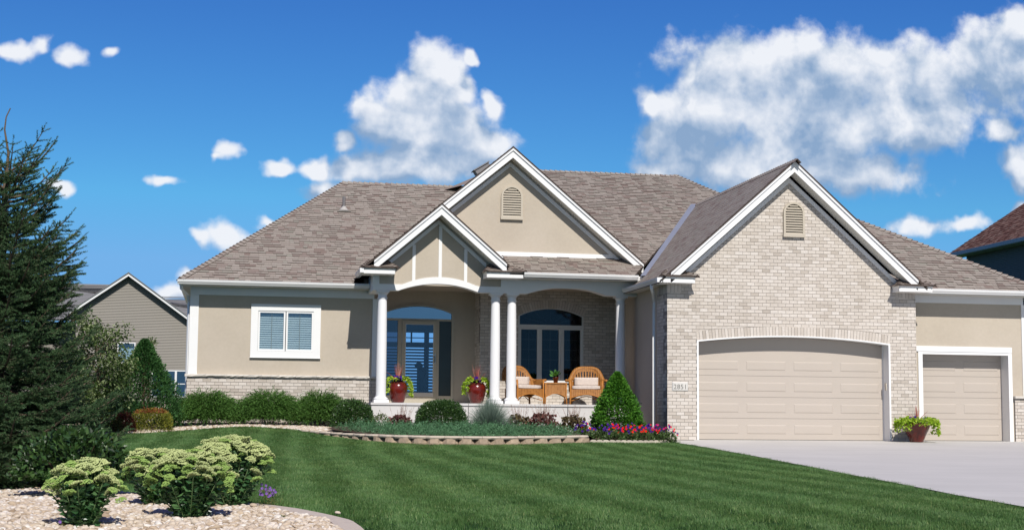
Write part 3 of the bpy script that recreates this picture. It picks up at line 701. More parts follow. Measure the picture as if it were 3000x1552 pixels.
ro = MB(); ro.box(0.3, 2.5, YL + 0.26, YL + 0.27, 1.9, 3.6); hb(ro, 'window_backing', mat('window_dark_back', (0.02, 0.03, 0.035), 0.8))

# ================= porch =================
YB, YP, YD = 40.25, 38.0, 41.17          # back wall, beam front face, entrance wall
XP0, XC = 3.57, 6.77
ps = MB(); ps.box(XP0, XS, 37.85, 41.3, -0.2, 0.80); ps.box(XP0 - 0.02, XS, 37.82, 41.3, 0.8, 0.86)
slab = hb(ps, 'porch_slab', M_porch)
for xx in (6.08, 8.715):
    j = MB(); j.box(xx - 0.006, xx + 0.006, 37.818, 37.83, 0.0, 0.855); hb(j, 'control_joint', mat('dark_joint', (0.12, 0.115, 0.11), 0.9), slab)
ma = MB(); ma.box(4.8, 5.75, 40.3, 40.95, 0.861, 0.875); tag(ma.build('doormat', mat('coir_mat', (0.30, 0.19, 0.10), 0.95, nscale=40, nvar=0.2)), 'brown coir doormat lying before the glass storm door', 'doormat')
# beam with two arches, gable wall above it
BT = 4.19
a1 = arc(4.236, 6.33, 3.755, 0.195); a2 = arc(7.635, 9.80, 3.748, 0.19)
beam_poly = [(XP0, 3.75)] + a1 + a2 + [(XS, 3.75), (XS, BT), (XP0, BT)]
bm_ = MB(); bm_.prism_y(beam_poly, YP, YP + 0.30); beam = hb(bm_, 'porch_beam', M_white)
bl = MB(); bl.box(XP0, XP0 + 0.3, YP + 0.3, YL, 3.75, BT); hb(bl, 'porch_side_beam', M_white)
lip = MB(); lip.box(XP0 - 0.02, XS, YP - 0.015, YP + 0.32, 3.738, 3.752) if False else None
# stucco panel area above the arch band
def band_top(x):
    pts = arc(4.33, 6.29, 3.915, 0.215, 30)
    if x <= 4.33 or x >= 6.29: return 3.915
    return float(np.interp(x, [p[0] for p in pts], [p[1] for p in pts]))
PAX, PAZ, PM = 5.246, 5.976, 0.862
inner = lambda x: 5.53 - PM * abs(x - 5.26)
gp = MB(); xs_ = np.linspace(3.72, 6.93, 40)
gp.prism_y([(x_, 3.9) for x_ in (3.72,)] + [(6.93, 3.9), (6.93, 4.3), (6.6, 4.6), (5.29, 5.75), (3.95, 4.58), (3.72, 4.3)], YP - 0.012, YP - 0.001)
hb(gp, 'gable_stucco_panel', M_stucco)
bd = MB(); L = [(3.56, 3.75)] + a1 + [(6.95, 3.75)]; 
top = [(3.56, band_top(3.5))] + [(p[0], band_top(p[0])) for p in a1] + [(6.95, 3.915)]
strip_arch(bd, top, L, YP - 0.032, YP - 0.001); hb(bd, 'arch_band', M_white)
for x_ in (4.62, 5.31, 5.985):
    b = MB(); zt = inner(x_) ; b.box(x_ - 0.042, x_ + 0.042, YP - 0.03, YP - 0.011, band_top(x_) - 0.01, zt - 0.02); hb(b, 'gable_batten', M_white)
b = MB(); b.box(XP0 - 0.012, XP0 + 0.16, YP - 0.03, YP - 0.002, 3.914, BT + 0.02); hb(b, 'corner_board', M_white)
b = MB(); b.box(6.93, XS, YP - 0.03, YP - 0.002, 3.915, BT); b2 = MB()
L2 = [(6.95, 3.75)] + a2 + [(XS, 3.75)]
strip_arch(b, [(p[0], 3.93) for p in L2] if False else [(6.95, 3.96)] + [(p[0], 3.96) for p in a2] + [(XS, 3.96)], L2, YP - 0.031, YP - 0.001)
hb(b, 'beam_facing', M_white)
# ceiling
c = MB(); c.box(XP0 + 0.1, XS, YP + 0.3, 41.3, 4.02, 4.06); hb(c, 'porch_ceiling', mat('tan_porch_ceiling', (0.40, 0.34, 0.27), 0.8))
# brick back wall with arched window
wl, wr, wsp, wh = 7.85, 9.712, 3.33, 0.225
wpoly = [(wl, 1.53), (wr, 1.53)] + arc(wl, wr, wsp, wh)[::-1]
bw = MB(); bw.prism_y([(XC, 0.5), (XS, 0.5), (XS, 4.05), (XC, 4.05)], YB + 0.007, YB + 0.2, holes=[wpoly[::-1]]); hb(bw, 'porch_back_wall', M_mortar)
wo_ = arc_out(wl, wr, wsp, wh, 0.235)
hole = [(wl, 1.52), (wl, wsp), wo_[0]] + wo_[1:-1] + [wo_[-1], (wr + 0.0, wsp), (wr, 1.52)]
bricks((0, YB, 0), (1, 0, 0), (0, -1, 0), [[(XC, 0.86), (XS, 0.86), (XS, 4.04), (XC, 4.04)], hole], 4.04, 0.86)
voussoirs(wl, wr, wsp, wh, 0.225, 26, YB)
for wx in (wr + 0.05,):
    pass
bc = MB(); bc.box(XC + JT, XC + 0.15, YB + 0.2, 41.2, 0.5, 4.05); hb(bc, 'porch_back_wall', M_mortar)
bricks((XC, 41.18, 0), (0, -1, 0), (-1, 0, 0), [[(0, 0.86), (0.93, 0.86), (0.93, 4.04), (0, 4.04)]], 4.04, 0.86)
si = MB(); si.box(wl - 0.02, wr + 0.03, YB - 0.06, YB + 0.02, 1.475, 1.535); hb(si, 'window_sill', M_white)
# arched window frame, sashes, panes
wfm = MB()
def wout(k): return [(wl + k, 1.535)] + arc(wl + k, wr - k, wsp - k * 0.2, wh - k * 0.4) + [(wr - k, 1.535)]
strip_arch(wfm, wout(0.0), wout(0.035), YB - 0.005, YB + 0.1)
wfm.box(wl + 0.03, wr - 0.03, YB, YB + 0.09, 3.005, 3.085)
aw = hb(wfm, 'arched_window', M_wframe)
xs3 = [7.885, 8.457, 9.089, 9.677]
cas = [(7.882, 8.44), (8.475, 9.06), (9.105, 9.68)]
for a, b in cas:
    s = MB(); t = 0.05; s.box(a, a + t, YB + 0.015, YB + 0.08, 1.54, 3.0); s.box(b - t, b, YB + 0.015, YB + 0.08, 1.54, 3.0); s.box(a + t, b - t, YB + 0.015, YB + 0.08, 1.54, 1.56); s.box(a + t, b - t, YB + 0.015, YB + 0.08, 2.955, 3.0)
    hb(s, 'sash', M_wframe, aw)
    gl = MB(); gl.box(a + t - .01, b - t + .01, YB + 0.045, YB + 0.05, 1.55, 2.97); hb(gl, 'pane', M_glass, aw)
    mu = mat('dark_bronze_muntin', (0.075, 0.07, 0.065), 0.4)
    g1 = MB(); g1.box((a + b) / 2 - .006, (a + b) / 2 + .006, YB + 0.055, YB + 0.06, 1.56, 2.955); hb(g1, 'muntin', mu, aw)
    for k in range(1, 5):
        z_ = 1.56 + (2.955 - 1.56) * k / 5; g1 = MB(); g1.box(a + t, b - t, YB + 0.0605, YB + 0.065, z_ - .006, z_ + .006); hb(g1, 'muntin', mu, aw)
for a in (8.457, 9.083):
    s = MB(); s.box(a - 0.017, a + 0.022, YB + 0.0, YB + 0.09, 1.535, 3.006); hb(s, 'mullion', M_wframe, aw)
gl = MB(); gl.prism_y([(wl + 0.03, 3.08)] + arc(wl + 0.03, wr - 0.03, wsp, wh - 0.03) + [(wr - 0.03, 3.08)], YB + 0.045, YB + 0.05); hb(gl, 'transom_pane', M_glass, aw)
cx = (wl + wr) / 2
for k in range(1, 6):
    t = PI * k / 6; g1 = MB(); g1.tube([(cx + 0.22 * math.cos(t), YB + 0.058, 3.09 + 0.1 * math.sin(t)), (cx + 0.86 * math.cos(t), YB + 0.058, 3.09 + 0.38 * math.sin(t))], 0.004, 4); hb(g1, 'muntin', mu, aw)
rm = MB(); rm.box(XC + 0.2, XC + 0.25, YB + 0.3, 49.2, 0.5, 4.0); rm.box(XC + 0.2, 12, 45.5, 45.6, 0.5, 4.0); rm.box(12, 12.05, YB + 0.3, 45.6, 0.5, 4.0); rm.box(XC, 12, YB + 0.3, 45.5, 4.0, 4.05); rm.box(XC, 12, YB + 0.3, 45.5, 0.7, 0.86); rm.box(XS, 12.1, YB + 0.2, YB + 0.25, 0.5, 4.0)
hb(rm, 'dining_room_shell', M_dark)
# pendant lantern seen through the middle pane
# entrance wall
dl, dr, dsp, dh = 4.20, 6.165, 3.42, 0.215
dpoly = [(dl, 0.86), (dl, dsp)] + arc(dl, dr, dsp, dh)[1:-1] + [(dr, dsp), (dr, 0.86)]
ew = MB(); ew.prism_y([(XL1 - 0.2, 0.4), (dl, 0.4)] + [(dl, dsp)] + arc(dl, dr, dsp, dh)[1:-1] + [(dr, dsp), (dr, 0.4), (XC + 0.1, 0.4), (XC + 0.1, 4.1), (XL1 - 0.2, 4.1)], YD, YD + 0.2)
hb(ew, 'entrance_wall', M_stucco)
fd = MB()
def dout(k): return [(dl + k, 0.87)] + arc(dl + k, dr - k, dsp - k * 0.3, dh - k * 0.3) + [(dr - k, 0.87)]
strip_arch(fd, dout(-0.01), dout(0.06), YD - 0.03, YD + 0.1)
fd.box(dl + 0.05, dr - 0.05, YD - 0.01, YD + 0.1, 3.185, 3.245)
fd.box(4.585, 4.70, YD - 0.012, YD + 0.1, 0.87, 3.185); fd.box(5.69, 5.755, YD - 0.012, YD + 0.1, 0.87, 3.185)
fd.box(dl + .05, 4.59, YD - 0.01, YD + 0.1, 0.87, 1.09); fd.box(5.75, dr - .05, YD - 0.01, YD + 0.1, 0.87, 1.09)
front = hb(fd, 'front_entrance', M_frame)
g1 = MB(); g1.prism_y([(dl + 0.05, 3.24)] + arc(dl + 0.05, dr - 0.05, dsp - 0.02, dh - 0.03) + [(dr - 0.05, 3.24)], YD + 0.03, YD + 0.036); hb(g1, 'transom_pane', m_glass('transom_glass', 0.26, (0.25, 0.27, 0.28)), front)
g1 = MB(); g1.box(dl + 0.05, 4.59, YD + 0.03, YD + 0.036, 1.08, 3.19); hb(g1, 'sidelight_pane', m_glass('sidelight_glass', 0.07, (0.35, 0.36, 0.42)), front)
g1 = MB(); g1.box(5.75, dr - 0.05, YD + 0.03, YD + 0.036, 1.08, 3.19); hb(g1, 'sidelight_pane', M_frost, front)
sd_ = MB(); a, b, z0, z1 = 4.705, 5.685, 0.885, 3.18
sd_.box(a, 4.80, YD - 0.035, YD + 0.02, z0, z1); sd_.box(5.60, b, YD - 0.035, YD + 0.02, z0, z1); sd_.box(4.80, 5.60, YD - 0.035, YD + 0.02, 3.09, z1); sd_.box(4.80, 5.60, YD - 0.035, YD + 0.02, z0, 1.16)
sdo = hb(sd_, 'storm_door', M_frame)
sp_ = MB(); t = 0.014
sp_.box(4.80, 4.80 + t, YD - 0.038, YD + 0.0, 1.16, 3.09); sp_.box(5.6 - t, 5.6, YD - 0.038, YD + 0.0, 1.16, 3.09); sp_.box(4.80 + t, 5.6 - t, YD - 0.038, YD + 0.0, 3.09 - t, 3.09); sp_.box(4.80, 5.6, YD - 0.06, YD - 0.034, 1.06, 1.16 + t)
hb(sp_, 'storm_door_trim', M_wframe, sdo)
g1 = MB(); g1.box(4.81, 5.59, YD - 0.015, YD - 0.01, 1.16, 3.09); hb(g1, 'pane', m_glass('storm_door_glass', 0.03, (0.86, 0.9, 0.95)), sdo)
h = MB(); h.box(5.625, 5.655, YD - 0.055, YD - 0.034, 1.98, 2.26); h.tube([(5.64, YD - 0.05, 2.2), (5.64, YD - 0.09, 2.18), (5.64, YD - 0.09, 2.03), (5.64, YD - 0.05, 2.01)], 0.009, 6); hb(h, 'handle', M_handle, sdo)
th = MB(); th.box(dl, dr, YD - 0.06, YD + 0.1, 0.861, 0.886); hb(th, 'threshold', M_handle)
# hall behind the storm door: open to a far window with blinds
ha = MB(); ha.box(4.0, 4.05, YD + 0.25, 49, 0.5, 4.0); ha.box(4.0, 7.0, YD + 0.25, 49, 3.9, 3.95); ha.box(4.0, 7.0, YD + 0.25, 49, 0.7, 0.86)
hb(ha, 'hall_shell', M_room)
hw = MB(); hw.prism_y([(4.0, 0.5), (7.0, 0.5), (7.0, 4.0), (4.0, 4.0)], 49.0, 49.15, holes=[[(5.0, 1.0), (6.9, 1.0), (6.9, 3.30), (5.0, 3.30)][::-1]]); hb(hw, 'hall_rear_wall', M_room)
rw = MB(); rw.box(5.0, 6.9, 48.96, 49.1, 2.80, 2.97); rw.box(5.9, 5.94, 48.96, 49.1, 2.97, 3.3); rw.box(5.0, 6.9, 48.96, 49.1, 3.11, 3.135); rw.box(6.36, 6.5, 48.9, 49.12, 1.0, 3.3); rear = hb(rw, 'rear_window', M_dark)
blinds(rear, 5.0, 6.9, 48.9, 1.02, 2.8, 0.10, 0.09, 0.75)
nw = MB(); nw.box(5.72, 5.98, 45.5, 45.8, 0.86, 2.02); nw.lathe([(0.10, 0), (0.13, .04), (0.13, .09), (0.05, .16)], 5.75, 45.6, 2.02, 10); hb(nw, 'stair_newel', M_dark)

# columns
def column(cx, cy=38.15):
    s = MB(); prof = [(0.128, 0.145), (0.131, 0.2), (0.131, 0.9), (0.128, 1.6), (0.122, 2.2), (0.114, 2.68), (0.114, 2.70)]
    s.lathe(prof, cx, cy, 0.86, 28); c_ = hb(s, 'column', M_col); smooth_by_angle(c_)
    b = MB(); b.box(cx - 0.19, cx + 0.19, cy - 0.19, cy + 0.19, 0.862, 0.935)
    b.lathe([(0.172, 0.075), (0.185, 0.09), (0.187, 0.107), (0.178, 0.124), (0.15, 0.135), (0.14, 0.16), (0.12, 0.162)], cx, cy, 0.86, 28); o = hb(b, 'column_base', M_col, c_); smooth_by_angle(o)
    k = MB(); k.lathe([(0.11, 2.68), (0.13, 2.685), (0.134, 2.70), (0.13, 2.715), (0.115, 2.72), (0.116, 2.79), (0.135, 2.81), (0.152, 2.835), (0.15, 2.85)], cx, cy, 0.86, 28)
    k.box(cx - 0.165, cx + 0.165, cy - 0.165, cy + 0.165, 3.705, 3.749); o = hb(k, 'column_capital', M_col, c_); smooth_by_angle(o)
for cx_ in (3.835, 6.82, 7.257, 10.217): column(cx_)
# center gable wall
CAX, CAZ, CM, YC = 7.237, 7.663, 0.837, 38.45
cw_ = MB(); cw_.prism_y([(5.4, 4.6), (10.6, 4.6), (10.3, 4.85), (CAX, 7.38), (5.4, 5.9)], YC, YC + 0.2); hb(cw_, 'center_gable_wall', M_stucco)
louver_vent(6.992, 7.578, 5.79, 6.676, YC)
bb = MB(); bb.box(5.9, 10.12, YC - 0.03, YC, 4.735, 4.90); hb(bb, 'gable_base_board', M_white)
fl = MB(); fl.box(5.9, 10.3, YC - 0.10, YC - 0.0, 4.66, 4.735); hb(fl, 'roof_flashing', M_flash)
# ================= roofs =================
SHW = (0.12, 0.15, 0.19, 0.23, 0.28)
sh_full, sh_rest = [], []
def slope(p0, h, m, plan, M=0, rows=None, rowh=0.143, slab=True, hk=1.0, name='roof_deck', shingled=True, store=None, mats=None, parent_fn=hb, thick=0.05):
    """one roof plane: p0 = point on the eave, h = horizontal uphill direction, m = pitch, plan = outline in (x, y)"""
    h = Vector((h[0], h[1], 0)); Vv = Vector((h.x, h.y, m)).normalized(); U = Vector((h.y, -h.x, 0)); Nn = U.cross(Vv)
    p0 = Vector(p0); Zf = lambda x, y: p0.z + m * ((x - p0.x) * h.x + (y - p0.y) * h.y)
    P3 = [Vector((x, y, Zf(x, y))) for x, y in plan]
    loop = [((p - p0).dot(U), (p - p0).dot(Vv)) for p in P3]
    if slab:
        n = len(P3); mb = MB(); dn = Vector((0, 0, -thick))
        tr_ = tessellate_polygon([[Vector((a, b, 0)) for a, b in loop]])
        fs = [tuple(t) for t in tr_] + [tuple(n + i for i in t[::-1]) for t in tr_] + [(i, (i + 1) % n, n + (i + 1) % n, n + i) for i in range(n)]
        mb.add([tuple(p) for p in P3] + [tuple(p + dn) for p in P3], fs)
        parent_fn(mb, name, (mats or (M_she,))[0])
    if not shingled: return
    vmax = max(b for a, b in loop)
    last = [0]
    wid = lambda r: rnd.choice(SHW)
    for l0, r0, l1, r1, lo, hi, full, row in tiles([loop], rowh, wid, 0.0, vmax, lambda r: min(a for a, b in loop) - rnd.random() * 0.3, 0.004, 0.0):
        k = rnd.random() < 0.5; hb_ = round((0.022 if k else 0.010) * hk, 4)
        lift = 0.004
        ext = 0.02
        q = [p0 + U * l0 + Vv * lo + Nn * (hb_ + lift), p0 + U * r0 + Vv * lo + Nn * (hb_ + lift), p0 + U * r1 + Vv * (hi + ext) + Nn * lift, p0 + U * l1 + Vv * (hi + ext) + Nn * lift,
             p0 + U * l0 + Vv * lo + Nn * 0.001, p0 + U * r0 + Vv * lo + Nn * 0.001]
        (store if store is not None else (sh_full if full else sh_rest)).append((q, hb_, round(r0 - l0, 3), p0 + U * l0 + Vv * lo, U, Vv, Nn))
    return Zf
SHF = ((0, 1, 2, 3), (4, 5, 1, 0), (4, 0, 3, 4), (1, 5, 2, 2))
def shingle_mesh_np(name, lst, mats, parent=None):
    V = np.array([[tuple(p) for p in q[0]] for q in lst]).reshape(-1, 3); n = len(lst); b = (np.arange(n) * 6)[:, None]
    T = np.array([(0, 1, 2), (0, 2, 3), (4, 5, 1), (4, 1, 0), (4, 0, 3), (1, 5, 2)])
    F = (b[:, :, None] + T[None]).reshape(-1, 3); mi = np.tile([0, 0, 1, 1, 1, 1], n)
    return np_mesh(name, V, F, mats, parent, mi=mi)
def flush_shingles():
    def key(t):
        p = t[3]; toc = Vector((0, 0, CAMZ)) - p
        return -(proj_area([tuple(v) for v in t[0][:4]]) if t[6].dot(toc) > 0.5 else 0)
    full = sorted(sh_full, key=key); parts, rest = full[:300], full[300:] + sh_rest
    cache = {}
    for q, hh, w, o, U, Vv, Nn in parts:
        kk = (hh, w)
        if kk not in cache:
            mb = MB(); e = 0.143 + 0.02
            mb.add([(0, 0, hh + .004), (w, 0, hh + .004), (w, e, .004), (0, e, .004), (0, 0, .001), (w, 0, .001)], [(0, 1, 2, 3)], 0)
            mb.add([(0, 0, hh + .004), (w, 0, hh + .004), (w, e, .004), (0, e, .004), (0, 0, .001), (w, 0, .001)], [(4, 5, 1, 0), (4, 0, 3), (1, 5, 2)], 1)
            me = mb.mesh('shingle'); me.materials.append(M_sh); me.materials.append(M_she); cache[kk] = me
        ob = bpy.data.objects.new('shingle', cache[kk]); COL.objects.link(ob); hp(ob)
        ob.matrix_basis = Matrix(((U.x, Vv.x, Nn.x, o.x), (U.y, Vv.y, Nn.y, o.y), (U.z, Vv.z, Nn.z, o.z), (0, 0, 0, 1)))
    o = shingle_mesh_np('shingle_field', rest, [M_sh, M_she]); hp(o); o['kind'] = 'stuff'
def caps(p0, p1, n1, n2, step=0.165, w=0.135, parent_fn=None, mats=None):
    p0, p1 = Vector(p0), Vector(p1); d = (p1 - p0).normalized(); L = (p1 - p0).length
    sides = []
    for n_ in (n1, n2):
        a = d.cross(Vector(n_).normalized())
        if a.z > 0: a = -a
        sides.append(a.normalized())
    up = Vector((0, 0, 1)); t = 0.03; e = step * 1.18
    mb = MB(); A, B_ = sides
    v = [A * w + up * (t * .8), up * (t + 0.02), B_ * w + up * (t * .8), A * w + d * e + up * 0.008, d * e + up * 0.014, B_ * w + d * e + up * 0.008, A * w + up * 0.0, up * 0.0, B_ * w]
    vs = [tuple(x) for x in v]
    mb.add(vs, [(0, 1, 4, 3), (1, 2, 5, 4)], 0); mb.add(vs, [(6, 7, 1, 0), (7, 8, 2, 1), (6, 0, 3, 6)[:3], (8, 5, 2)], 1)
    me = mb.mesh('ridge_cap'); 
    for m_ in (mats or (M_sh, M_she)): me.materials.append(m_)
    i = 0
    while i * step < L:
        o = bpy.data.objects.new('ridge_cap', me); COL.objects.link(o); (parent_fn or hp)(o); o.location = p0 + d * (i * step); i += 1
def nrm(h, m): return (-h[0] * m, -h[1] * m, 1.0)

LWm, MRm = 0.6, 0.52
LWP = (3.214, 44.863, 7.608)
slope((-1.36, 38.8, 3.97), (0, 1), LWm, [(-1.36, 38.8), (3.12, 38.8), (3.3, 39.4), (8.5, 44.2), (8.5, 44.863), (3.214, 44.863)])
slope((-1.36, 38.8, 3.97), (1, 0), 0.795, [(-1.36, 50.9), (-1.36, 38.8), (3.214, 44.863)])
slope((-1.36, 50.9, 3.97), (0, -1), 0.6, [(-1.36, 50.9), (3.214, 44.863), (14, 44.863), (14, 50.9)], shingled=False)
slope((3.4, 37.4, 4.24), (0, 1), MRm, [(7.06, 37.4), (10.4, 37.4), (13.78, 42.6), (15.0, 43.6), (14.024, 45.148), (7.954, 45.148), (7.237, 43.98), (6.3, 42.4), (6.3, 38.5), (7.06, 38.5)])
slope((3.4, 52.9, 4.24), (0, -1), MRm, [(7.954, 45.148), (14.024, 45.148), (18.9, 52.9), (3.4, 52.9)], shingled=False)
sl = MB(); sl.add([(7.954, 45.148, 8.27), (7.237, 43.98, 7.663), (6.3, 44.6, 7.45), (6.3, 46.0, 7.4)], [(0, 1, 2, 3)]); hb(sl, 'roof_deck', M_sh)
sl = MB(); sl.add([(14.024, 45.148, 8.27), (15.0, 43.6, 7.46), (18.9, 37.4, 4.24), (18.9, 52.9, 4.24)], [(0, 1, 2, 3)]); hb(sl, 'roof_deck', M_sh)
# center gable and porch gable share the left plane
slope((3.23, 37.38, 4.27), (1, 0), 0.8468, [(3.23, 37.38), (5.246, 37.38), (5.246, 38.03), (7.237, 38.03), (7.237, 44.0), (6.9, 44.35), (3.23, 39.25)][::-1])
slope((10.85, 38.03, 4.64), (-1, 0), 0.837, [(7.237, 38.03), (10.85, 38.03), (10.85, 38.2), (7.237, 43.98)])
slope((7.04, 37.38, 4.43), (-1, 0), 0.862, [(5.246, 37.38), (7.04, 37.38), (7.04, 38.5), (5.246, 38.5)])
# garage gable
slope((10.25, 34.58, 3.86), (1, 0), 0.8832, [(10.25, 34.58), (13.783, 34.58), (13.783, 42.67), (10.68, 37.45), (10.25, 37.95)][::-1], hk=0.2)
slope((17.3, 34.58, 3.86), (-1, 0), 0.8871, [(13.783, 34.58), (17.3, 34.58), (17.3, 35.3), (16.9, 35.3), (13.783, 41.0)])
SGm = 0.61
slope((17.0, 35.0, 3.87), (0, 1), SGm, [(16.62, 35.0), (20.95, 35.0), (16.75, 39.2), (14.5, 39.2), (14.5, 37.5)])
slope((20.95, 35.0, 3.87), (-1, 0), SGm, [(20.95, 35.0), (20.95, 44), (16.75, 44), (16.75, 39.2)], shingled=False)
slope((20.95, 44.0, 3.87), (0, -1), 0.5, [(20.95, 44), (16.75, 39.2), (15.5, 39.2), (15.5, 44)], shingled=False)
caps((-1.36, 38.8, 3.99), LWP, nrm((0, 1), LWm), nrm((1, 0), 0.795))
caps((3.214, 44.863, 7.615), (7.0, 44.863, 7.615), nrm((0, 1), LWm), nrm((0, -1), LWm))
caps((7.954, 45.148, 8.275), (14.024, 45.148, 8.275), nrm((0, 1), MRm), nrm((0, -1), MRm))
caps((15.0, 43.6, 7.465), (14.024, 45.148, 8.275), nrm((0, 1), MRm), nrm((-1, 0), 0.8))
caps((7.3, 44.08, 7.72), (7.954, 45.148, 8.28), nrm((0, 1), MRm), nrm((1, 0), 0.8))
caps((13.783, 42.67, 6.985), (13.783, 34.56, 6.985), nrm((1, 0), 0.885), nrm((-1, 0), 0.885))
caps((20.95, 35.0, 3.88), (16.75, 39.2, 6.44), nrm((0, 1), SGm), nrm((-1, 0), SGm))
vf = MB(); vf.add([(10.55, 37.36, 4.245), (10.72, 37.36, 4.26), (13.83, 42.60, 7.02), (13.62, 42.60, 7.0)], [(0, 1, 2, 3)]); hb(vf, 'valley_flashing', M_flash)

def chevron(name, ax, az, m, xl, xr, o1, o2, y0, y1, M, ml=None, skew=0.0):
    b = MB(); zl = az - m * (ax - xl); zr = az - m * (xr - ax)
    # split in two prisms (left and right rake boards mitred at the ridge)
    objs = []
    if xl < ax - 0.01:
        b = MB(); b.prism_y([(xl, zl - o2), (ax, az - o2), (ax, az - o1), (xl, zl - o1)], y0, y1); hb(b, name, M)
    b = MB(); b.prism_y([(ax, az - o2), (xr, zr - o2), (xr, zr - o1), (ax, az - o1)], y0, y1); hb(b, name, M)
def rake_set(ax, az, m, xl, xr, yf, yw, wl_, wr_, wo1, wo2):
    chevron('rake_drip_edge', ax, az + 0.02, m, xl, xr, 0.0, 0.045, yf - 0.045, yf + 0.05, M_she)
    chevron('rake_crown', ax, az, m, xl, xr, 0.022, 0.095, yf - 0.035, yf + 0.06, M_gutter)
    chevron('rake_board', ax, az, m, xl, xr, 0.094, 0.285, yf - 0.0, yf + 0.03, M_white)
    chevron('rake_soffit', ax, az, m, xl + 0.0, xr, 0.262, 0.275, yf + 0.03, yw, M_soffit)
    chevron('rake_frieze', ax, az, m, wl_, wr_, wo1, wo2, yw - 0.028, yw - 0.002, M_white)
rake_set(APX, APZ, 0.888, 10.54, 17.05, 34.6, YG, 10.80, 16.75, 0.375, 0.505)
rake_set(CAX, CAZ, 0.837, 5.27, 10.83, 38.05, YC, 5.4, 10.25, 0.345, 0.465)
rake_set(PAX + 0.005, PAZ, PM, 3.53, 6.97, 37.4, YP - 0.012, 3.98, 6.53, 0.35, 0.465)

# ================= gutters, soffits, returns =================
def gprof(f, zt, s=1):
    """K style gutter section: f = outermost coordinate, s = direction towards the wall"""
    return [(f + s * 0.125, zt), (f + s * 0.125, zt - 0.115), (f + s * 0.05, zt - 0.115), (f + s * 0.035, zt - 0.085), (f + s * 0.012, zt - 0.06), (f + s * 0.004, zt - 0.028), (f + s * 0.004, zt - 0.02), (f, zt - 0.018), (f, zt), (f + s * 0.012, zt), (f + s * 0.03, zt - 0.01)]
def gutter_x(x0, x1, yf, zt):
    b = MB(); b.prism_x(gprof(yf, zt), x0, x1); return hb(b, 'gutter', M_gutter)
def gutter_y(y0, y1, xf, zt, s=1):
    prof = gprof(xf, zt, s); n = len(prof); vs = [(p[0], y0, p[1]) for p in prof] + [(p[0], y1, p[1]) for p in prof]
    b = MB(); b.add(vs, [tuple(range(n)), tuple(range(2 * n - 1, n - 1, -1))] + [(i, n + i, n + (i + 1) % n, (i + 1) % n) for i in range(n)]); return hb(b, 'gutter', M_gutter)
gutter_x(-1.40, 3.56, 38.74, 3.972); gutter_y(38.9, 51, -1.40, 3.972)
gutter_x(7.43, 10.50, 37.33, 4.255); gutter_y(34.7, 37.93, 10.19, 3.945)
ge = MB(); ge.box(10.19, 10.32, 34.58, 34.7, 3.83, 3.945); hb(ge, 'gutter_corner', M_gutter)
ge = MB(); ge.prism_x([(p[0], p[1]) for p in gprof(34.94, 3.885)], 17.47, 21.0); hb(ge, 'gutter', M_gutter)
gutter_y(35.0, 44, 21.0, 3.885, -1)
gutter_y(37.5, 38.95, 3.17, 4.255); ge = MB(); ge.box(3.17, 3.27, 37.37, 37.5, 4.14, 4.255); hb(ge, 'gutter_corner', M_gutter)
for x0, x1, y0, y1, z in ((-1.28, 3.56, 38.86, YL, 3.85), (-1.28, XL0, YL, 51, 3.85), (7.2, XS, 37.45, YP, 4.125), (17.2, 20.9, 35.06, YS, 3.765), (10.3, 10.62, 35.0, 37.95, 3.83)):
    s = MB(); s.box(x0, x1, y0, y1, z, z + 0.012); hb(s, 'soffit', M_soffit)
    s = MB(); s.box(x0, x1, y0, y0 + 0.02, z - 0.01, z + 0.11); hb(s, 'fascia', M_white)
n = 0
for x in np.arange(-0.95, 3.5, 0.13):                  # ventilation slots of the soffit
    pass
def ret(x0, x1, yf, yw, zb, side=1):
    """short eave return: white box with crown and a little hipped roof"""
    b = MB(); b.box(x0 + 0.02, x1 - 0.03, yf, yw + 0.03, zb, zb + 0.09); r_ = hb(b, 'eave_return', M_white)
    b = MB(); b.add([(x0 + 0.02, yf + 0.03, zb + 0.09), (x1 - 0.03, yf + 0.03, zb + 0.09), (x1, yf - 0.02, zb + 0.155), (x0, yf - 0.02, zb + 0.155), (x0 + 0.02, yw, zb + 0.09), (x1 - 0.03, yw, zb + 0.09), (x1, yw, zb + 0.155), (x0, yw, zb + 0.155)],
                    [(0, 1, 2, 3), (1, 5, 6, 2), (4, 0, 3, 7), (3, 2, 6, 7)]); hb(b, 'return_crown', M_gutter, r_)
    z = zb + 0.158; d = yw - yf + 0.05
    slope((x0 - 0.03, yf - 0.05, z), (0, 1), 0.36, [(x0 - 0.03, yf - 0.05), (x1 + 0.03, yf - 0.05), (x1 - 0.22, yw), (x0 + 0.22, yw)], rowh=0.12, thick=0.02)
    pk = z + 0.36 * d
    for sx, xa, xb in ((1, x0 - 0.03, x0 + 0.22), (-1, x1 + 0.03, x1 - 0.22)):
        q = MB(); q.add([(xa, yf - 0.05, z), (xb, yw, pk), (xa, yw, z), (xa, yf - 0.05, z - 0.018), (xa, yw, z - 0.018)], [(0, 1, 2), (0, 2, 4, 3)]); hb(q, 'return_roof_side', M_sh)
        caps((xa, yf - 0.05, z + 0.004), (xb, yw, pk + 0.004), nrm((0, 1), 0.36), nrm((sx, 0), 0.5), 0.15, 0.09)
ret(10.33, 11.19, 34.6, YG, 3.83); ret(16.52, 17.47, 34.6, YG, 3.76)
ret(3.25, 4.10, 37.4, YP, 4.125); ret(6.43, 7.44, 37.4, YP, 4.105)
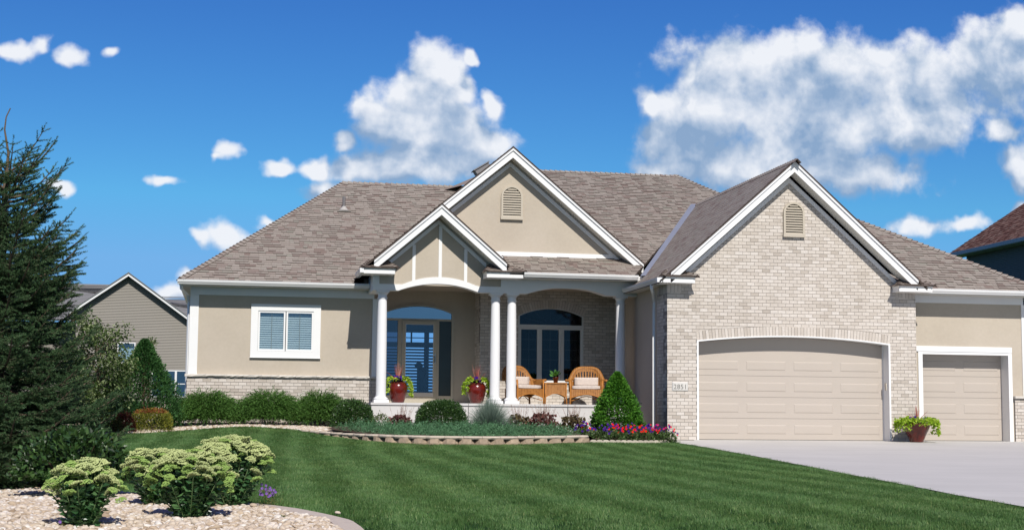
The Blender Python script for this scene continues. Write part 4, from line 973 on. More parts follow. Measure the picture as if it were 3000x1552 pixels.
# downspouts
def spout(pts, name='downspout'):
    b = MB(); b.tube(pts, 0.045, 4); o = hb(b, name, M_gutter); return o
spout([(10.27, 35.33, 3.84), (10.27, 35.33, 3.74), (10.33, 35.45, 3.66), (10.47, 35.85, 3.56), (10.52, 35.97, 3.45), (10.52, 36.0, 3.2), (10.52, 36.0, 0.12), (10.46, 35.9, 0.03)])
spout([(-1.31, 38.95, 3.87), (-1.30, 38.98, 3.74), (-1.15, 39.4, 3.62), (-1.11, 39.62, 3.45), (-1.11, 39.62, 0.2)])
# plumbing vent and ridge vent
b = MB(); b.tube([(3.14, 43.0, 6.45), (3.14, 43.0, 6.90)], 0.045, 12); vp = hb(b, 'plumbing_vent', M_pipe)
b = MB(); b.lathe([(0.15, 0.0), (0.06, 0.11), (0.048, 0.13)], 3.14, 42.98, 6.48, 14); b.box(2.94, 3.34, 42.83, 43.15, 6.44, 6.452); hb(b, 'vent_flashing', mat('pale_flashing', (0.42, 0.40, 0.37), 0.5), vp)
b = MB(); b.box(-0.25, 0.25, -0.2, 0.2, 0.0, 0.14); b.box(-0.29, 0.29, -0.24, 0.24, 0.14, 0.17); rv = hb(b, 'roof_vent', M_pipe); rv.location = (7.60, 45.0, 8.16); rv.rotation_euler = (0, math.radians(-32), 0)
# rear body walls
b = MB(); b.box(XL0, 4.0, 50.4, 50.6, 0, 3.9); b.box(7.0, 12, 49.0, 49.2, 0.4, 5.0); b.box(4.0, 7.0, 49.16, 49.3, 3.4, 5.0); hb(b, 'rear_wall', M_stucco)
b = MB(); b.box(4.0, 7.0, 49.16, 51, -0.2, 0.7); hb(b, 'rear_deck', M_dark)
flush_bricks(); flush_shingles()
# ================= neighbouring houses =================
def local_house(name, label, loc):
    h = empty(name, loc, label, 'house'); inv = Matrix.Translation((-loc[0], -loc[1], -loc[2]))
    def adopt(o, p=None):
        o.parent = p or h
        if p is None: o.matrix_parent_inverse = inv
        return o
    return h, adopt, lambda mb, nm, m, p=None, sm=False: adopt(mb.build(nm, m, None, sm), p)
M_siding = mat('taupe_vinyl_siding', (0.255, 0.235, 0.205), 0.6, nscale=0.5, nvar=0.06, coords='World')
M_trimw = mat('neighbour_white_trim', (0.72, 0.72, 0.72), 0.5)
nh, nad, nb = local_house('neighbour_house', 'grey taupe siding house with white raked gable in the background beyond the spruce', (-6, 92, 1.2))
NY = 90.0; nax, naz, nm_ = -6.07, 8.81, 0.72
b = MB(); b.prism_y([(-9.0, 0.6), (-2.2, 0.6), (-2.2, 5.95), (nax, 8.72), (-9.0, 6.6)], NY + 0.03, NY + 0.3); nb(b, 'gable_wall', M_siding)
z = 0.8
NW = [(-6.60, -5.54, 3.48, 4.72), (-4.58, -2.42, 1.47, 3.11)]
while z < 8.7:
    xl = max(-9.0, nax - (naz - 0.1 - z) / nm_ if z > 6.4 else -9.0); xr = min(-2.2, nax + (naz - 0.1 - z) / nm_)
    segs = [(xl, xr)]
    for w0, w1, z0, z1 in NW:
        if z0 - 0.05 < z < z1:
            ns = []
            for a, c in segs:
                if w1 <= a or w0 >= c: ns.append((a, c)); continue
                if w0 > a: ns.append((a, w0))
                if w1 < c: ns.append((w1, c))
            segs = ns
    for a, c in segs:
        if c - a < 0.05: continue
        s = MB(); s.add([(a, NY - 0.016, z), (c, NY - 0.016, z), (c, NY + 0.02, z + 0.093), (a, NY + 0.02, z + 0.093), (a, NY + 0.03, z), (c, NY + 0.03, z)], [(0, 1, 2, 3), (4, 5, 1, 0)])
        nb(s, 'siding_board', M_siding)
    z += 0.093
def chev(fn, nm, ax, az, m, xl, xr, o1, o2, y0, y1, M):
    for a, c in ((xl, ax), (ax, xr)):
        b = MB(); Z = lambda x: az - m * abs(x - ax)
        b.prism_y([(a, Z(a) - o2), (c, Z(c) - o2), (c, Z(c) - o1), (a, Z(a) - o1)], y0, y1); fn(b, nm, M)
chev(nb, 'rake_board', nax, naz, nm_, -9.4, -1.6, 0.03, 0.21, NY - 0.45, NY - 0.40, M_trimw)
chev(nb, 'roof_deck', nax, naz + .02, nm_, -9.4, -1.6, 0.0, 0.06, NY - 0.5, NY + 10, M_sh3)
b = MB(); b.add([(-14, 91.5, 6.0), (4, 91.5, 6.0), (1.0, 99, 8.0), (-4.4, 99, 7.95), (-6.5, 99, 8.86), (-13.5, 99, 8.86)], [(0, 1, 2, 3, 4, 5)]); nb(b, 'rear_roof', M_sh3)
for r_ in range(26):                                   # courses of the rear roof
    z0 = 6.0 + r_ * 0.108; y0 = 91.5 + (z0 - 6.0) / 2.86 * 7.5
    x1 = 4 - (z0 - 6) * 1.5 if z0 < 7.95 else -4.4 - (z0 - 7.95) * 2.3
    s = MB(); s.box(-13.9, x1, y0 - 0.012, y0 + 0.28, z0 + 0.012, z0 + 0.028); nb(s, 'shingle_course', M_sh3)
b = MB(); b.box(-14, -9.0, 93, 93.2, 0.6, 6.0); nb(b, 'rear_wall', M_siding)
def nwin(x0, x1, z0, z1, n, mid, bl):
    f = MB(); t = 0.07
    f.box(x0 - t, x1 + t, NY - 0.05, NY + 0.04, z1, z1 + t); f.box(x0 - t, x1 + t, NY - 0.05, NY + 0.04, z0 - t, z0)
    f.box(x0 - t, x0, NY - 0.05, NY + 0.04, z0, z1); f.box(x1, x1 + t, NY - 0.05, NY + 0.04, z0, z1); w = nb(f, 'window', M_trimw)
    cwid = (x1 - x0) / n
    for i in range(n):
        a, c = x0 + i * cwid, x0 + (i + 1) * cwid
        if i: s = MB(); s.box(a - 0.06, a + 0.06, NY - 0.05, NY + 0.04, z0, z1); nb(s, 'mullion', M_trimw, w)
        s = MB(); s.box(a, c, NY - 0.01, NY, z0, z1); nb(s, 'pane', M_glass_r, w)
        if mid: s = MB(); s.box(a, c, NY - 0.03, NY - 0.011, (z0 + z1) / 2 - 0.025, (z0 + z1) / 2 + 0.025); nb(s, 'meeting_rail', M_trimw, w)
        s = MB(); s.box(a, c, NY + 0.002, NY + 0.02, z0, z1); nb(s, 'window_backing', M_dark, w)
        if bl: s = MB(); s.box(a + 0.02, c - 0.02, NY + 0.0005, NY + 0.0015, z0, z1 - 0.28); nb(s, 'roller_shade', mat('pale_shade', (0.62, 0.66, 0.64), 0.7), w)
nwin(-6.52, -5.62, 3.53, 4.63, 1, False, True); nwin(-4.5, -2.5, 1.55, 3.03, 3, True, False)
# right hand neighbour
rh, rad, rb = local_house('neighbour_house', 'dark sided house with red brown hipped roof showing behind the right garage bay', (36, 52, 0))
stA = []
A0 = (31.03, 60.0, 7.83); mR = 0.86
slope(A0, (1, 0), mR, [(31.03, 60), (31.03, 36), (38.0, 36), (38.0, 53.03)][::1] if False else [(31.03, 60.0), (38.0, 53.03), (38.0, 36.0), (31.03, 36.0)], store=stA, mats=(M_she2,), parent_fn=rb, rowh=0.17)
vis = [t for t in stA if t[3].y > 44]
o = shingle_mesh_np('shingle_field', vis, [M_sh2, M_she2]); rad(o); o['kind'] = 'stuff'
b = MB(); b.add([(31.03, 60, 7.83), (38, 53.03, 13.82), (45, 60, 7.83)], [(0, 1, 2)]); rb(b, 'roof_deck', M_sh2)
b = MB(); b.box(30.93, 31.06, 36, 60.1, 7.70, 7.85); b.box(30.95, 31.6, 36, 60.05, 7.68, 7.70); rb(b, 'gutter', mat('blue_grey_gutter', (0.30, 0.34, 0.36), 0.4))
M_sid2 = mat('dark_grey_siding', (0.10, 0.11, 0.115), 0.6)
b = MB(); b.box(31.65, 44, 36, 59.5, 0.3, 7.7); rb(b, 'side_wall', M_sid2)
for k in range(34):
    z0 = 5.0 + k * 0.08; s = MB(); s.box(31.63, 31.65, 44, 59.5, z0, z0 + 0.066); rb(s, 'siding_board', M_sid2)

# ================= planting beds, retaining wall =================
M_mulch = mat('dark_brown_mulch', (0.075, 0.05, 0.035), 0.95, nscale=25, nvar=0.5, bump=1.0, bscale=40, coords='World')
def poly_sheet(name, outline, zfn, M, step=0.35, kind='structure'):
    """flat-ish sheet filling an outline in plan, following zfn"""
    o = np.array(outline); x0, y0 = o.min(0); x1, y1 = o.max(0)
    bm = bmesh.new(); vs = [bm.verts.new((x, y, 0)) for x, y in outline]; bm.faces.new(vs); 
    for ax, lo, hi in ((0, x0, x1), (1, y0, y1)):
        t = lo + step
        while t < hi:
            co = (t, 0, 0) if ax == 0 else (0, t, 0); no = (1, 0, 0) if ax == 0 else (0, 1, 0)
            bmesh.ops.bisect_plane(bm, geom=bm.verts[:] + bm.edges[:] + bm.faces[:], plane_co=co, plane_no=no); t += step
    bmesh.ops.triangulate(bm, faces=bm.faces[:])
    for v in bm.verts: v.co.z = zfn(v.co.x, v.co.y)
    me = bpy.data.meshes.new(name); bm.to_mesh(me); bm.free()
    for p in me.polygons: p.use_smooth = True
    ob = new_obj(name, me, M)
    if me.polygons and me.polygons[0].normal.z < 0: me.flip_normals()
    return tag(ob, kind=kind)
WALLP = [(1.35, 36.85), (1.71, 36.5), (2.1, 35.75), (2.61, 35.0), (3.1, 34.25), (3.67, 33.6), (4.2, 33.25), (4.77, 33.1), (5.94, 33.08), (7.19, 33.4), (8.40, 33.9), (8.15, 34.4), (7.95, 34.9)]
def wtop(x): return float(np.interp(x, [1.3, 1.8, 2.6, 3.6, 4.8, 6.0, 8.4], [0.19, 0.165, 0.115, 0.09, 0.08, 0.08, 0.11]))
def bedz(x, y):
    f = min(max((y - 33.6) / 4.0, 0), 1); return wtop(x) - 0.03 + 0.2 * f if x < 8.6 else g(x, y) + 0.03
bed_out = [(x, y + 0.03) for x, y in WALLP[1:11]] + [(8.35, 34.0), (8.15, 34.45), (9.0, 34.1), (9.95, 34.43), (10.5, 34.7), (10.56, 37.8), (3.6, 37.8), (2.2, 39.2), (1.2, 38.0)]
bed_out = [(2.3, 35.6), (2.61, 35.05), (3.67, 33.66), (4.77, 33.16), (5.94, 33.14), (7.19, 33.46), (8.33, 33.93), (8.9, 34.0), (9.9, 34.38), (10.5, 34.7), (10.56, 37.8), (3.4, 37.8), (2.6, 37.0)]
poly_sheet('planting_bed', bed_out, bedz, M_mulch)
rw_ = empty('retaining_wall', (5.0, 33.2, -0.1), 'low curved wall of rough tan split face blocks edging the raised bed', 'retaining wall')
RI = Matrix.Translation((-5.0, -33.2, 0.1))
def rp(o): o.parent = rw_; o.matrix_parent_inverse = RI; return o
M_block = mat('tan_split_block', (0.37, 0.285, 0.205), 0.9, var=0.12, nscale=14, nvar=0.35, bump=1.0, bscale=30, coords='World')
M_cap = mat('buff_cap_stone', (0.52, 0.445, 0.36), 0.85, var=0.06, nscale=10, nvar=0.15, bump=0.4, bscale=40, coords='World')
wp = [Vector((x, y, 0)) for x, y in WALLP]
def walk(pts, step, start=0.0):
    """points spaced evenly along a polyline"""
    out = []; acc = start; L = [0]
    for a, c in zip(pts, pts[1:]): L.append(L[-1] + (c - a).length)
    t = start
    while t <= L[-1]:
        k = max(i for i in range(len(L)) if L[i] <= t + 1e-9); k = min(k, len(pts) - 2)
        f = (t - L[k]) / max(L[k + 1] - L[k], 1e-6); out.append(pts[k].lerp(pts[k + 1], f)); t += step
    return out
def rough_block(a, c, zb, zt, d, jit, gapc=0.0):
    """split face block from a to c (front line), depth d towards the bed"""
    t = (c - a).normalized(); nrm_ = Vector((-t.y, t.x, 0)); L = (c - a).length; nx, nz = 5, 3; mb = MB(); vs = []
    for j in range(nz):
        for i in range(nx):
            u, w = i / (nx - 1), j / (nz - 1)
            off = -0.035 * (4 * u * (1 - u)) - (0.02 if 0 < j < nz - 1 else 0.0) + rnd.uniform(-jit, jit) + (0.02 + gapc * (w) if i in (0, nx - 1) else 0)
            uu_ = u * L * (1 - gapc * w * 0.6) + gapc * w * 0.3 * L
            p = a + t * uu_ + nrm_ * off; vs.append((p.x, p.y, zb + (zt - zb) * w))
    n0 = len(vs)
    for zz in (zb, zt):
        for u in (0.03, 0.97):
            p = a + t * (u * L) + nrm_ * d; vs.append((p.x, p.y, zz))
    fs = [(j * nx + i, j * nx + i + 1, (j + 1) * nx + i + 1, (j + 1) * nx + i) for j in range(nz - 1) for i in range(nx - 1)]
    top = (nz - 1) * nx
    fs += [tuple([top + i for i in range(nx)] + [n0 + 3, n0 + 2])]
    fs += [tuple([j * nx for j in range(nz)] + [n0 + 2, n0]), tuple([j * nx + nx - 1 for j in range(nz)][::-1] + [n0 + 1, n0 + 3])]
    fs += [(n0, n0 + 2, n0 + 3, n0 + 1)]
    mb.add(vs, fs); return mb
P = walk(wp, 0.372)
for a, c in zip(P, P[1:]):
    gz = min(g(a.x, a.y), g(c.x, c.y)) - 0.06; zt = (wtop(a.x) + wtop(c.x)) / 2 - 0.066
    if zt - gz < 0.04: continue
    rp(rough_block(a, c, gz, zt, 0.25, 0.010, 0.10).build('wall_block', M_block))
P = walk(wp, 0.43, 0.1)
for i, (a, c) in enumerate(zip(P, P[1:])):
    zt = (wtop(a.x) + wtop(c.x)) / 2
    rp(rough_block(a + Vector((0, -0.0, 0)), a.lerp(c, 0.985), zt - 0.066, zt, 0.30, 0.005, 0.0).build('cap_stone', M_cap))
# scalloped edging stones in front of the petunias
EP = [Vector((8.42, 33.86, 0)), Vector((9.0, 33.98, 0)), Vector((9.95, 34.36, 0)), Vector((10.42, 34.62, 0))]
for p in walk(EP, 0.165):
    s = MB(); n = 8; R = 0.083; z0 = g(p.x, p.y) - 0.03
    vs = [(R * math.cos(PI * k / n), -0.03, 0.05 + 0.055 * math.sin(PI * k / n)) for k in range(n + 1)] + [(-R, -0.03, 0), (R, -0.03, 0)]
    m_ = len(vs); vs += [(x, 0.03, z_) for x, _, z_ in vs]
    s.add(vs, [tuple(range(m_))[::-1], tuple(range(m_, 2 * m_))] + [(i, (i + 1) % m_, m_ + (i + 1) % m_, m_ + i) for i in range(m_)])
    o = s.build('edging_stone', mat('cream_edging_stone', (0.56, 0.50, 0.40), 0.85, var=0.12, nscale=20, nvar=0.2))
    o.location = (p.x, p.y, z0); o.rotation_euler = (0, 0, 0.35)
    tag(o, 'cream scalloped edging stone in the row below the red and purple petunias', 'edging stone', 'edging stones in front of the petunias')
# rock bed along the house
hb_out = [(-6.0, 32.4), (-4.16, 33.8), (-2.8, 35.5), (-1.64, 36.25), (-1.0, 36.74), (-0.14, 37.04), (0.54, 37.04), (1.2, 36.86), (1.6, 36.62), (1.95, 36.1), (2.3, 35.6), (2.8, 36.6), (3.5, 37.75), (3.55, 39.3), (-1.05, 39.3), (-1.1, 46), (-1.3, 60), (-2.6, 60), (-2.4, 46), (-3.4, 39.5), (-6, 38)]
poly_sheet('gravel_bed', hb_out, lambda x, y: g(x, y) + 0.015, mat('pale_gravel_base', (0.42, 0.36, 0.29), 0.95, nscale=30, nvar=0.4, coords='World'), 0.5)
nb_out = [(1.02, 8.0), (0.92, 11.0), (0.90, 11.5), (0.76, 11.78), (0.57, 12.3), (0.42, 12.62), (0.11, 13.15), (-0.19, 13.8), (-0.55, 14.4), (-0.86, 14.9), (-1.2, 15.6), (-1.61, 16.3), (-2.2, 17.6), (-3.2, 18.4), (-6, 18.6), (-6, 8.0)]
def in_poly(px, py, poly):
    px = np.asarray(px); py = np.asarray(py); r = np.zeros(px.shape, bool); n = len(poly)
    for i in range(n):
        x1, y1 = poly[i]; x2, y2 = poly[(i + 1) % n]
        if y1 == y2: continue
        c_ = ((y1 > py) != (y2 > py)) & (px < (x2 - x1) * (py - y1) / (y2 - y1) + x1); r ^= c_
    return r
poly_sheet('rock_bed', nb_out, lambda x, y: g(x, y) + 0.01, mat('pale_gravel_base', (0.42, 0.36, 0.29), 0.95), 0.35)
# concrete mowing strip along the near bed
KP = [(0.90, 11.45), (0.76, 11.78), (0.57, 12.3), (0.42, 12.62), (0.11, 13.15), (-0.19, 13.8)]
KP = [(1.03, 9.0), (0.97, 10.9), (0.93, 11.35), (0.78, 11.78), (0.58, 12.3), (0.40, 12.66), (0.20, 13.0)]
vs, fs = [], []
kl = [Vector((x, y, 0)) for x, y in KP]; kpts = walk(kl, 0.12)
for i, p in enumerate(kpts):
    t = (kpts[min(i + 1, len(kpts) - 1)] - kpts[max(i - 1, 0)]).normalized(); n_ = Vector((-t.y, t.x, 0))
    for s_, zz in ((-0.005, -0.05), (-0.005, 0.035), (0.16, 0.03), (0.16, -0.05)):
        q = p + n_ * s_; vs.append((q.x, q.y, g(q.x, q.y) + zz))
for i in range(len(kpts) - 1):
    for k in range(3): a = 4 * i + k; fs.append((a, a + 4, a + 5, a + 1))
s = MB(); s.add(vs, fs); o = s.build('bed_edging', mat('tan_concrete_edging', (0.50, 0.43, 0.36), 0.9, nscale=12, nvar=0.15, bump=0.3, coords='World')); tag(o, 'tan concrete mowing strip curving between the near rock bed and lawn', 'edging')
# ================= vegetation helpers =================
def unit(v): return v / np.maximum(np.linalg.norm(v, axis=-1, keepdims=True), 1e-9)
def rdir(n, up=0.0):
    v = unit(rng.normal(size=(n, 3))); v[:, 2] += up; return unit(v)
def kites(P, D, L, Wd, fold=0.25, wide=0.45, nrm_up=0.0):
    """leaf shaped two-triangle pieces: base, left, tip, right"""
    n = len(P); L = np.broadcast_to(np.asarray(L, float), (n,))[:, None]; Wd = np.broadcast_to(np.asarray(Wd, float), (n,))[:, None]
    a = rng.normal(size=(n, 3)); a[:, 2] += nrm_up; Sd = unit(np.cross(D, a)); Nn = np.cross(Sd, D)
    c = P + D * L * wide + Nn * Wd * fold * 0.5
    V = np.stack([P, c + Sd * Wd / 2, P + D * L - Nn * Wd * fold * 0.4, c - Sd * Wd / 2], 1).reshape(-1, 3)
    b = (np.arange(n) * 4)[:, None]; F = (b[:, :, None] + np.array([[[0, 1, 2], [0, 2, 3]]])).reshape(-1, 3)
    return V, F
def needles(P, D, L, Wd):
    n = len(P); L = np.broadcast_to(np.asarray(L, float), (n,))[:, None]
    Sd = unit(np.cross(D, rng.normal(size=(n, 3)))) * np.broadcast_to(np.asarray(Wd, float), (n,))[:, None] / 2
    V = np.stack([P - Sd, P + Sd, P + D * L], 1).reshape(-1, 3)
    return V, np.arange(3 * n).reshape(-1, 3)
def joinVF(lst):
    Vs, Fs, o = [], [], 0
    for V, F in lst: Vs.append(V); Fs.append(F + o); o += len(V)
    return np.concatenate(Vs), np.concatenate(Fs)
def leafmat(name, c1, c2, c3=None, trans=0.22, rough=0.5, spec=0.35, big=1.2, tcol=(1.3, 1.4, 0.5)):
    return mat(name, c1, rough, col2=c2, col3=c3, var=0.18, nscale=big, nvar=0.25, spec=spec, trans=trans, tcol=tcol, coords='World')
M_twig = mat('brown_twig_bark', (0.10, 0.07, 0.045), 0.9, nscale=30, nvar=0.3)
def plant(name, label, loc, cat, group=None): return empty(name, loc, label, cat, group)
def twigs(parent, n, rx, ry, h, r=0.006, M=None, base=0.06, name='stems'):
    mb = MB()
    for i in range(n):
        a = rnd.uniform(0, 2 * PI); q = rnd.uniform(0.3, 0.95)
        e = (rx * q * math.cos(a), ry * q * math.sin(a), h * rnd.uniform(0.55, 0.95)); s = (e[0] * 0.12, e[1] * 0.12, -0.03)
        m_ = (e[0] * 0.5, e[1] * 0.5, h * 0.35); mb.tube([s, m_, e], [r, r * .7, r * .3], 4, caps=False)
    return mb.build(name, M or M_twig, parent)
def mound(name, label, loc, rx, ry, h, n, L, Wd, M, power=2.4, cat='shrub', group=None, up=0.3, shell=0.55, jag=0.08, low=0.0, ns=14, part='foliage', cone=0.0, tipM=None):
    """leafy body: leaves through the outer part of a rounded (or tapering) volume with an uneven skin"""
    o = plant(name, label, loc, cat, group)
    d = unit(rng.normal(size=(n, 3))); d[:, 2] = np.abs(d[:, 2]) * (1 - low) + d[:, 2] * low
    ph = np.arctan2(d[:, 1], d[:, 0]); el = d[:, 2]
    bump = 1 + jag * (np.sin(ph * 5 + loc[0] * 9) * np.cos(el * 7 + loc[1]) + np.sin(ph * 11 + 3 * el + loc[0]) * 0.6 + rng.normal(size=n) * 0.5)
    se = (np.abs(d[:, 0]) ** power + np.abs(d[:, 1]) ** power + np.abs(el) ** power) ** (-1 / power)
    rr = se * bump * (shell + (1 - shell) * rng.random(n) ** 0.45)
    zz = el * rr
    tap = np.clip(1 - cone * np.clip(zz, 0, 1.1), 0.04, 1) if cone else 1
    P = np.stack([d[:, 0] * rr * rx * tap, d[:, 1] * rr * ry * tap, np.maximum(zz, -0.35) * h], 1)
    if low: P[:, 2] = P[:, 2] / 1.35 + h * 0.26
    D = unit(unit(d * np.array([1, 1, 0.8])) + rng.normal(size=(n, 3)) * 0.7 + np.array([0, 0, up]))
    Ls = L * rng.uniform(0.7, 1.25, n); V, F = kites(P, D, Ls, Ls * Wd / L)
    mi = None
    if tipM:
        top = (P[:, 2] > h * 0.80) & (rng.random(n) < 0.75); mi = np.repeat(top.astype(int), 2)
    np_mesh(part, V, F, [M, tipM] if tipM else M, o, mi=mi)
    if ns: twigs(o, ns, rx * 0.8, ry * 0.8, h * 0.8)
    return o
def sprays(P0, D, Ln, m, L, Wd, droop=0.0, spread=0.6):
    """feathery sprays: m small blades along each arching axis"""
    n = len(P0); t = (np.arange(m) + 0.5) / m; Ln = np.broadcast_to(np.asarray(Ln, float), (n,))
    pos = P0[:, None] + D[:, None] * (Ln[:, None, None] * t[None, :, None]); pos[:, :, 2] -= droop * (Ln[:, None] * t[None]) ** 2
    T = D[:, None] + np.zeros((n, m, 3)); T[:, :, 2] -= 2 * droop * Ln[:, None] * t[None]
    T = unit(T + rng.normal(size=(n, m, 3)) * spread)
    return kites(pos.reshape(-1, 3), T.reshape(-1, 3), L * rng.uniform(0.6, 1.3, n * m), Wd)
M_jun = leafmat('spreading_juniper_green', (0.032, 0.085, 0.014), (0.06, 0.145, 0.024), (0.11, 0.21, 0.045), trans=0.1, rough=0.6, spec=0.2)
def juniper(label, loc, rx, ry, h, ns=1500, M=None, group='spreading junipers along the left wing'):
    o = plant('spreading_juniper', label, loc, 'shrub', group)
    a = rng.uniform(0, 2 * PI, ns); q = rng.random(ns) ** 0.5 * 0.80
    P = np.stack([np.cos(a) * q * rx, np.sin(a) * q * ry, h * (0.12 + 0.62 * rng.random(ns) * (1 - q ** 2) + 0.12 * (1 - q))], 1)
    D = unit(np.stack([np.cos(a) * (0.5 + q), np.sin(a) * (0.5 + q), rng.uniform(0.15, 1.0, ns)], 1) + rng.normal(size=(ns, 3)) * 0.25)
    V, F = sprays(P, D, rng.uniform(0.14, 0.30, ns) * (h / 0.6), 12, 0.06, 0.016, 0.9, 0.42)
    np_mesh('foliage', V, F, M or M_jun, o); twigs(o, 20, rx * .8, ry * .8, h * .6, 0.008); return o
M_box = leafmat('boxwood_dark_leaf', (0.018, 0.05, 0.012), (0.035, 0.085, 0.02), (0.075, 0.14, 0.035), trans=0.12, spec=0.5, rough=0.35)
M_arb = leafmat('arborvitae_green', (0.035, 0.125, 0.012), (0.065, 0.20, 0.02), (0.12, 0.29, 0.03), trans=0.15, rough=0.55, spec=0.25)
M_arbd = leafmat('dark_arborvitae_green', (0.022, 0.075, 0.02), (0.04, 0.115, 0.03), (0.07, 0.165, 0.045), trans=0.1, rough=0.6, spec=0.2)
M_blue = leafmat('blue_green_groundcover', (0.05, 0.135, 0.06), (0.09, 0.21, 0.10), (0.17, 0.32, 0.175), trans=0.1, rough=0.6, spec=0.2, big=2.5)

# ---- shrubs in front of the left wing and porch
juniper('wide dark green spreading juniper at the house corner, left of its twin', (-0.54, 38.1, g(-.54, 38.1)), 0.85, 0.62, 0.95, 4200)
juniper('wide dark green spreading juniper under the blinds window, right of its twin', (1.0, 38.1, g(1.0, 38.1)), 0.88, 0.60, 0.95, 4200)
juniper('rounder dark green juniper squeezed between its wide neighbour and the clipped shrub by the porch', (2.30, 38.3, g(2.3, 38.3)), 0.64, 0.6, 1.0, 3200)
mound('boxwood', 'rounded dark green clipped shrub at the left end of the porch slab', (3.08, 37.6, g(3.08, 37.6)), 0.56, 0.5, 0.74, 13000, 0.040, 0.030, M_box, jag=0.04)
mound('boxwood', 'large dark green clipped shrub in the raised bed between the two porch pots', (5.08, 35.75, 0.10), 0.64, 0.55, 0.80, 16000, 0.040, 0.030, M_box, jag=0.03, power=2.8)
mound('low_shrub', 'small yellow green mounded shrub between boxwood and red leaved plant', (3.72, 36.9, 0.16), 0.2, 0.2, 0.42, 700, 0.05, 0.02, leafmat('yellow_green_leaf', (0.07, 0.11, 0.02), (0.12, 0.17, 0.04)), ns=4)
M_heu = leafmat('burgundy_ruffled_leaf', (0.06, 0.022, 0.02), (0.12, 0.04, 0.035), (0.20, 0.09, 0.07), trans=0.12, tcol=(1.6, 0.8, 0.7))
M_heu2 = leafmat('bronze_olive_ruffled_leaf', (0.05, 0.035, 0.018), (0.10, 0.07, 0.03), (0.16, 0.13, 0.06), trans=0.12)
M_haze = mat('pink_brown_flower_stalk', (0.30, 0.20, 0.16), 0.8, var=0.2)
def heuchera(label, loc, r, h, M, stalks=26, sh=0.45, red=False):
    o = mound('heuchera', label, loc, r, r * 0.85, h, 620, 0.075, 0.075, M, cat='plant', group='heucheras in the raised bed', jag=0.1, ns=5)
    mb = MB()
    for i in range(stalks):
        a = rnd.uniform(0, 2 * PI); q = rnd.uniform(0, 0.7) * r; s = (math.cos(a) * q, math.sin(a) * q, h * 0.6)
        e = (s[0] * 1.8 + rnd.uniform(-.08, .08), s[1] * 1.6, h * 0.6 + sh * rnd.uniform(0.6, 1.05)); mb.tube([s, ((s[0] + e[0]) / 2 + .01, (s[1] + e[1]) / 2, (s[2] + e[2]) / 2), e], 0.0022, 3, caps=False)
        for k in range(7):
            t = rnd.uniform(0.55, 1); p = [s[j] + (e[j] - s[j]) * t + rnd.uniform(-.015, .015) for j in range(3)]
            mb.add([(p[0] - .006, p[1], p[2]), (p[0] + .006, p[1], p[2]), (p[0], p[1], p[2] + .012)], [(0, 1, 2)])
    mb.build('flower_stalks', M_haze, o); return o
heuchera('burgundy ruffled heuchera mound left of the large clipped shrub', (4.12, 36.2, 0.14), 0.31, 0.36, M_heu)
heuchera('dark bronze heuchera right beside the blue tufted grass', (6.98, 35.75, 0.12), 0.28, 0.42, M_heu2)
heuchera('reddish bronze heuchera with pinkish stalks between the dark and olive heucheras', (7.56, 35.6, 0.12), 0.38, 0.46, mat('mixed', (0.1, 0.05, 0.03)) if False else M_heu, 40)
heuchera('olive brown heuchera nearest the cone shaped arborvitae', (8.36, 35.7, 0.12), 0.33, 0.42, M_heu2, 34)
# blue oat grass
def tuft_grass(name, label, loc, n, h, spread, M, w=0.006, cat='ornamental grass'):
    o = plant(name, label, loc, cat); a = rng.uniform(0, 2 * PI, n); tilt = np.abs(rng.normal(0, spread, n)); L = h * rng.uniform(0.6, 1.1, n)
    D = np.stack([np.cos(a) * np.sin(tilt), np.sin(a) * np.sin(tilt), np.cos(tilt)], 1); P = np.stack([np.cos(a), np.sin(a), 0 * a], 1) * (rng.random(n)[:, None] * 0.10)
    segs = 4; Vs = []; side = unit(np.cross(D, rng.normal(size=(n, 3))))
    for s_ in range(segs + 1):
        t = s_ / segs; q = P + D * (L * t)[:, None]; q[:, 2] -= 0.55 * np.sin(tilt) * L * t * t; q[:, :2] += D[:, :2] * (0.15 * L * t * t)[:, None]
        ww = w * (1 - t * 0.9) / 2; Vs += [q - side * ww, q + side * ww]
    V = np.stack(Vs, 1).reshape(-1, 3); k = 2 * (segs + 1); b = (np.arange(n) * k)[:, None, None]
    f = np.array([[2 * i, 2 * i + 1, 2 * i + 3, 2 * i + 2] for i in range(segs)])[None]
    np_mesh('blades', V, (b + f).reshape(-1, 4), M, o); return o
tuft_grass('blue_grass', 'fountain shaped tuft of blue grey ornamental grass in front of the paired columns', (6.24, 35.5, 0.12), 5200, 0.88, 0.58, leafmat('blue_grey_blade', (0.11, 0.16, 0.125), (0.18, 0.25, 0.20), (0.28, 0.35, 0.28), trans=0.15, tcol=(1.0, 1.1, 0.8)), 0.009)
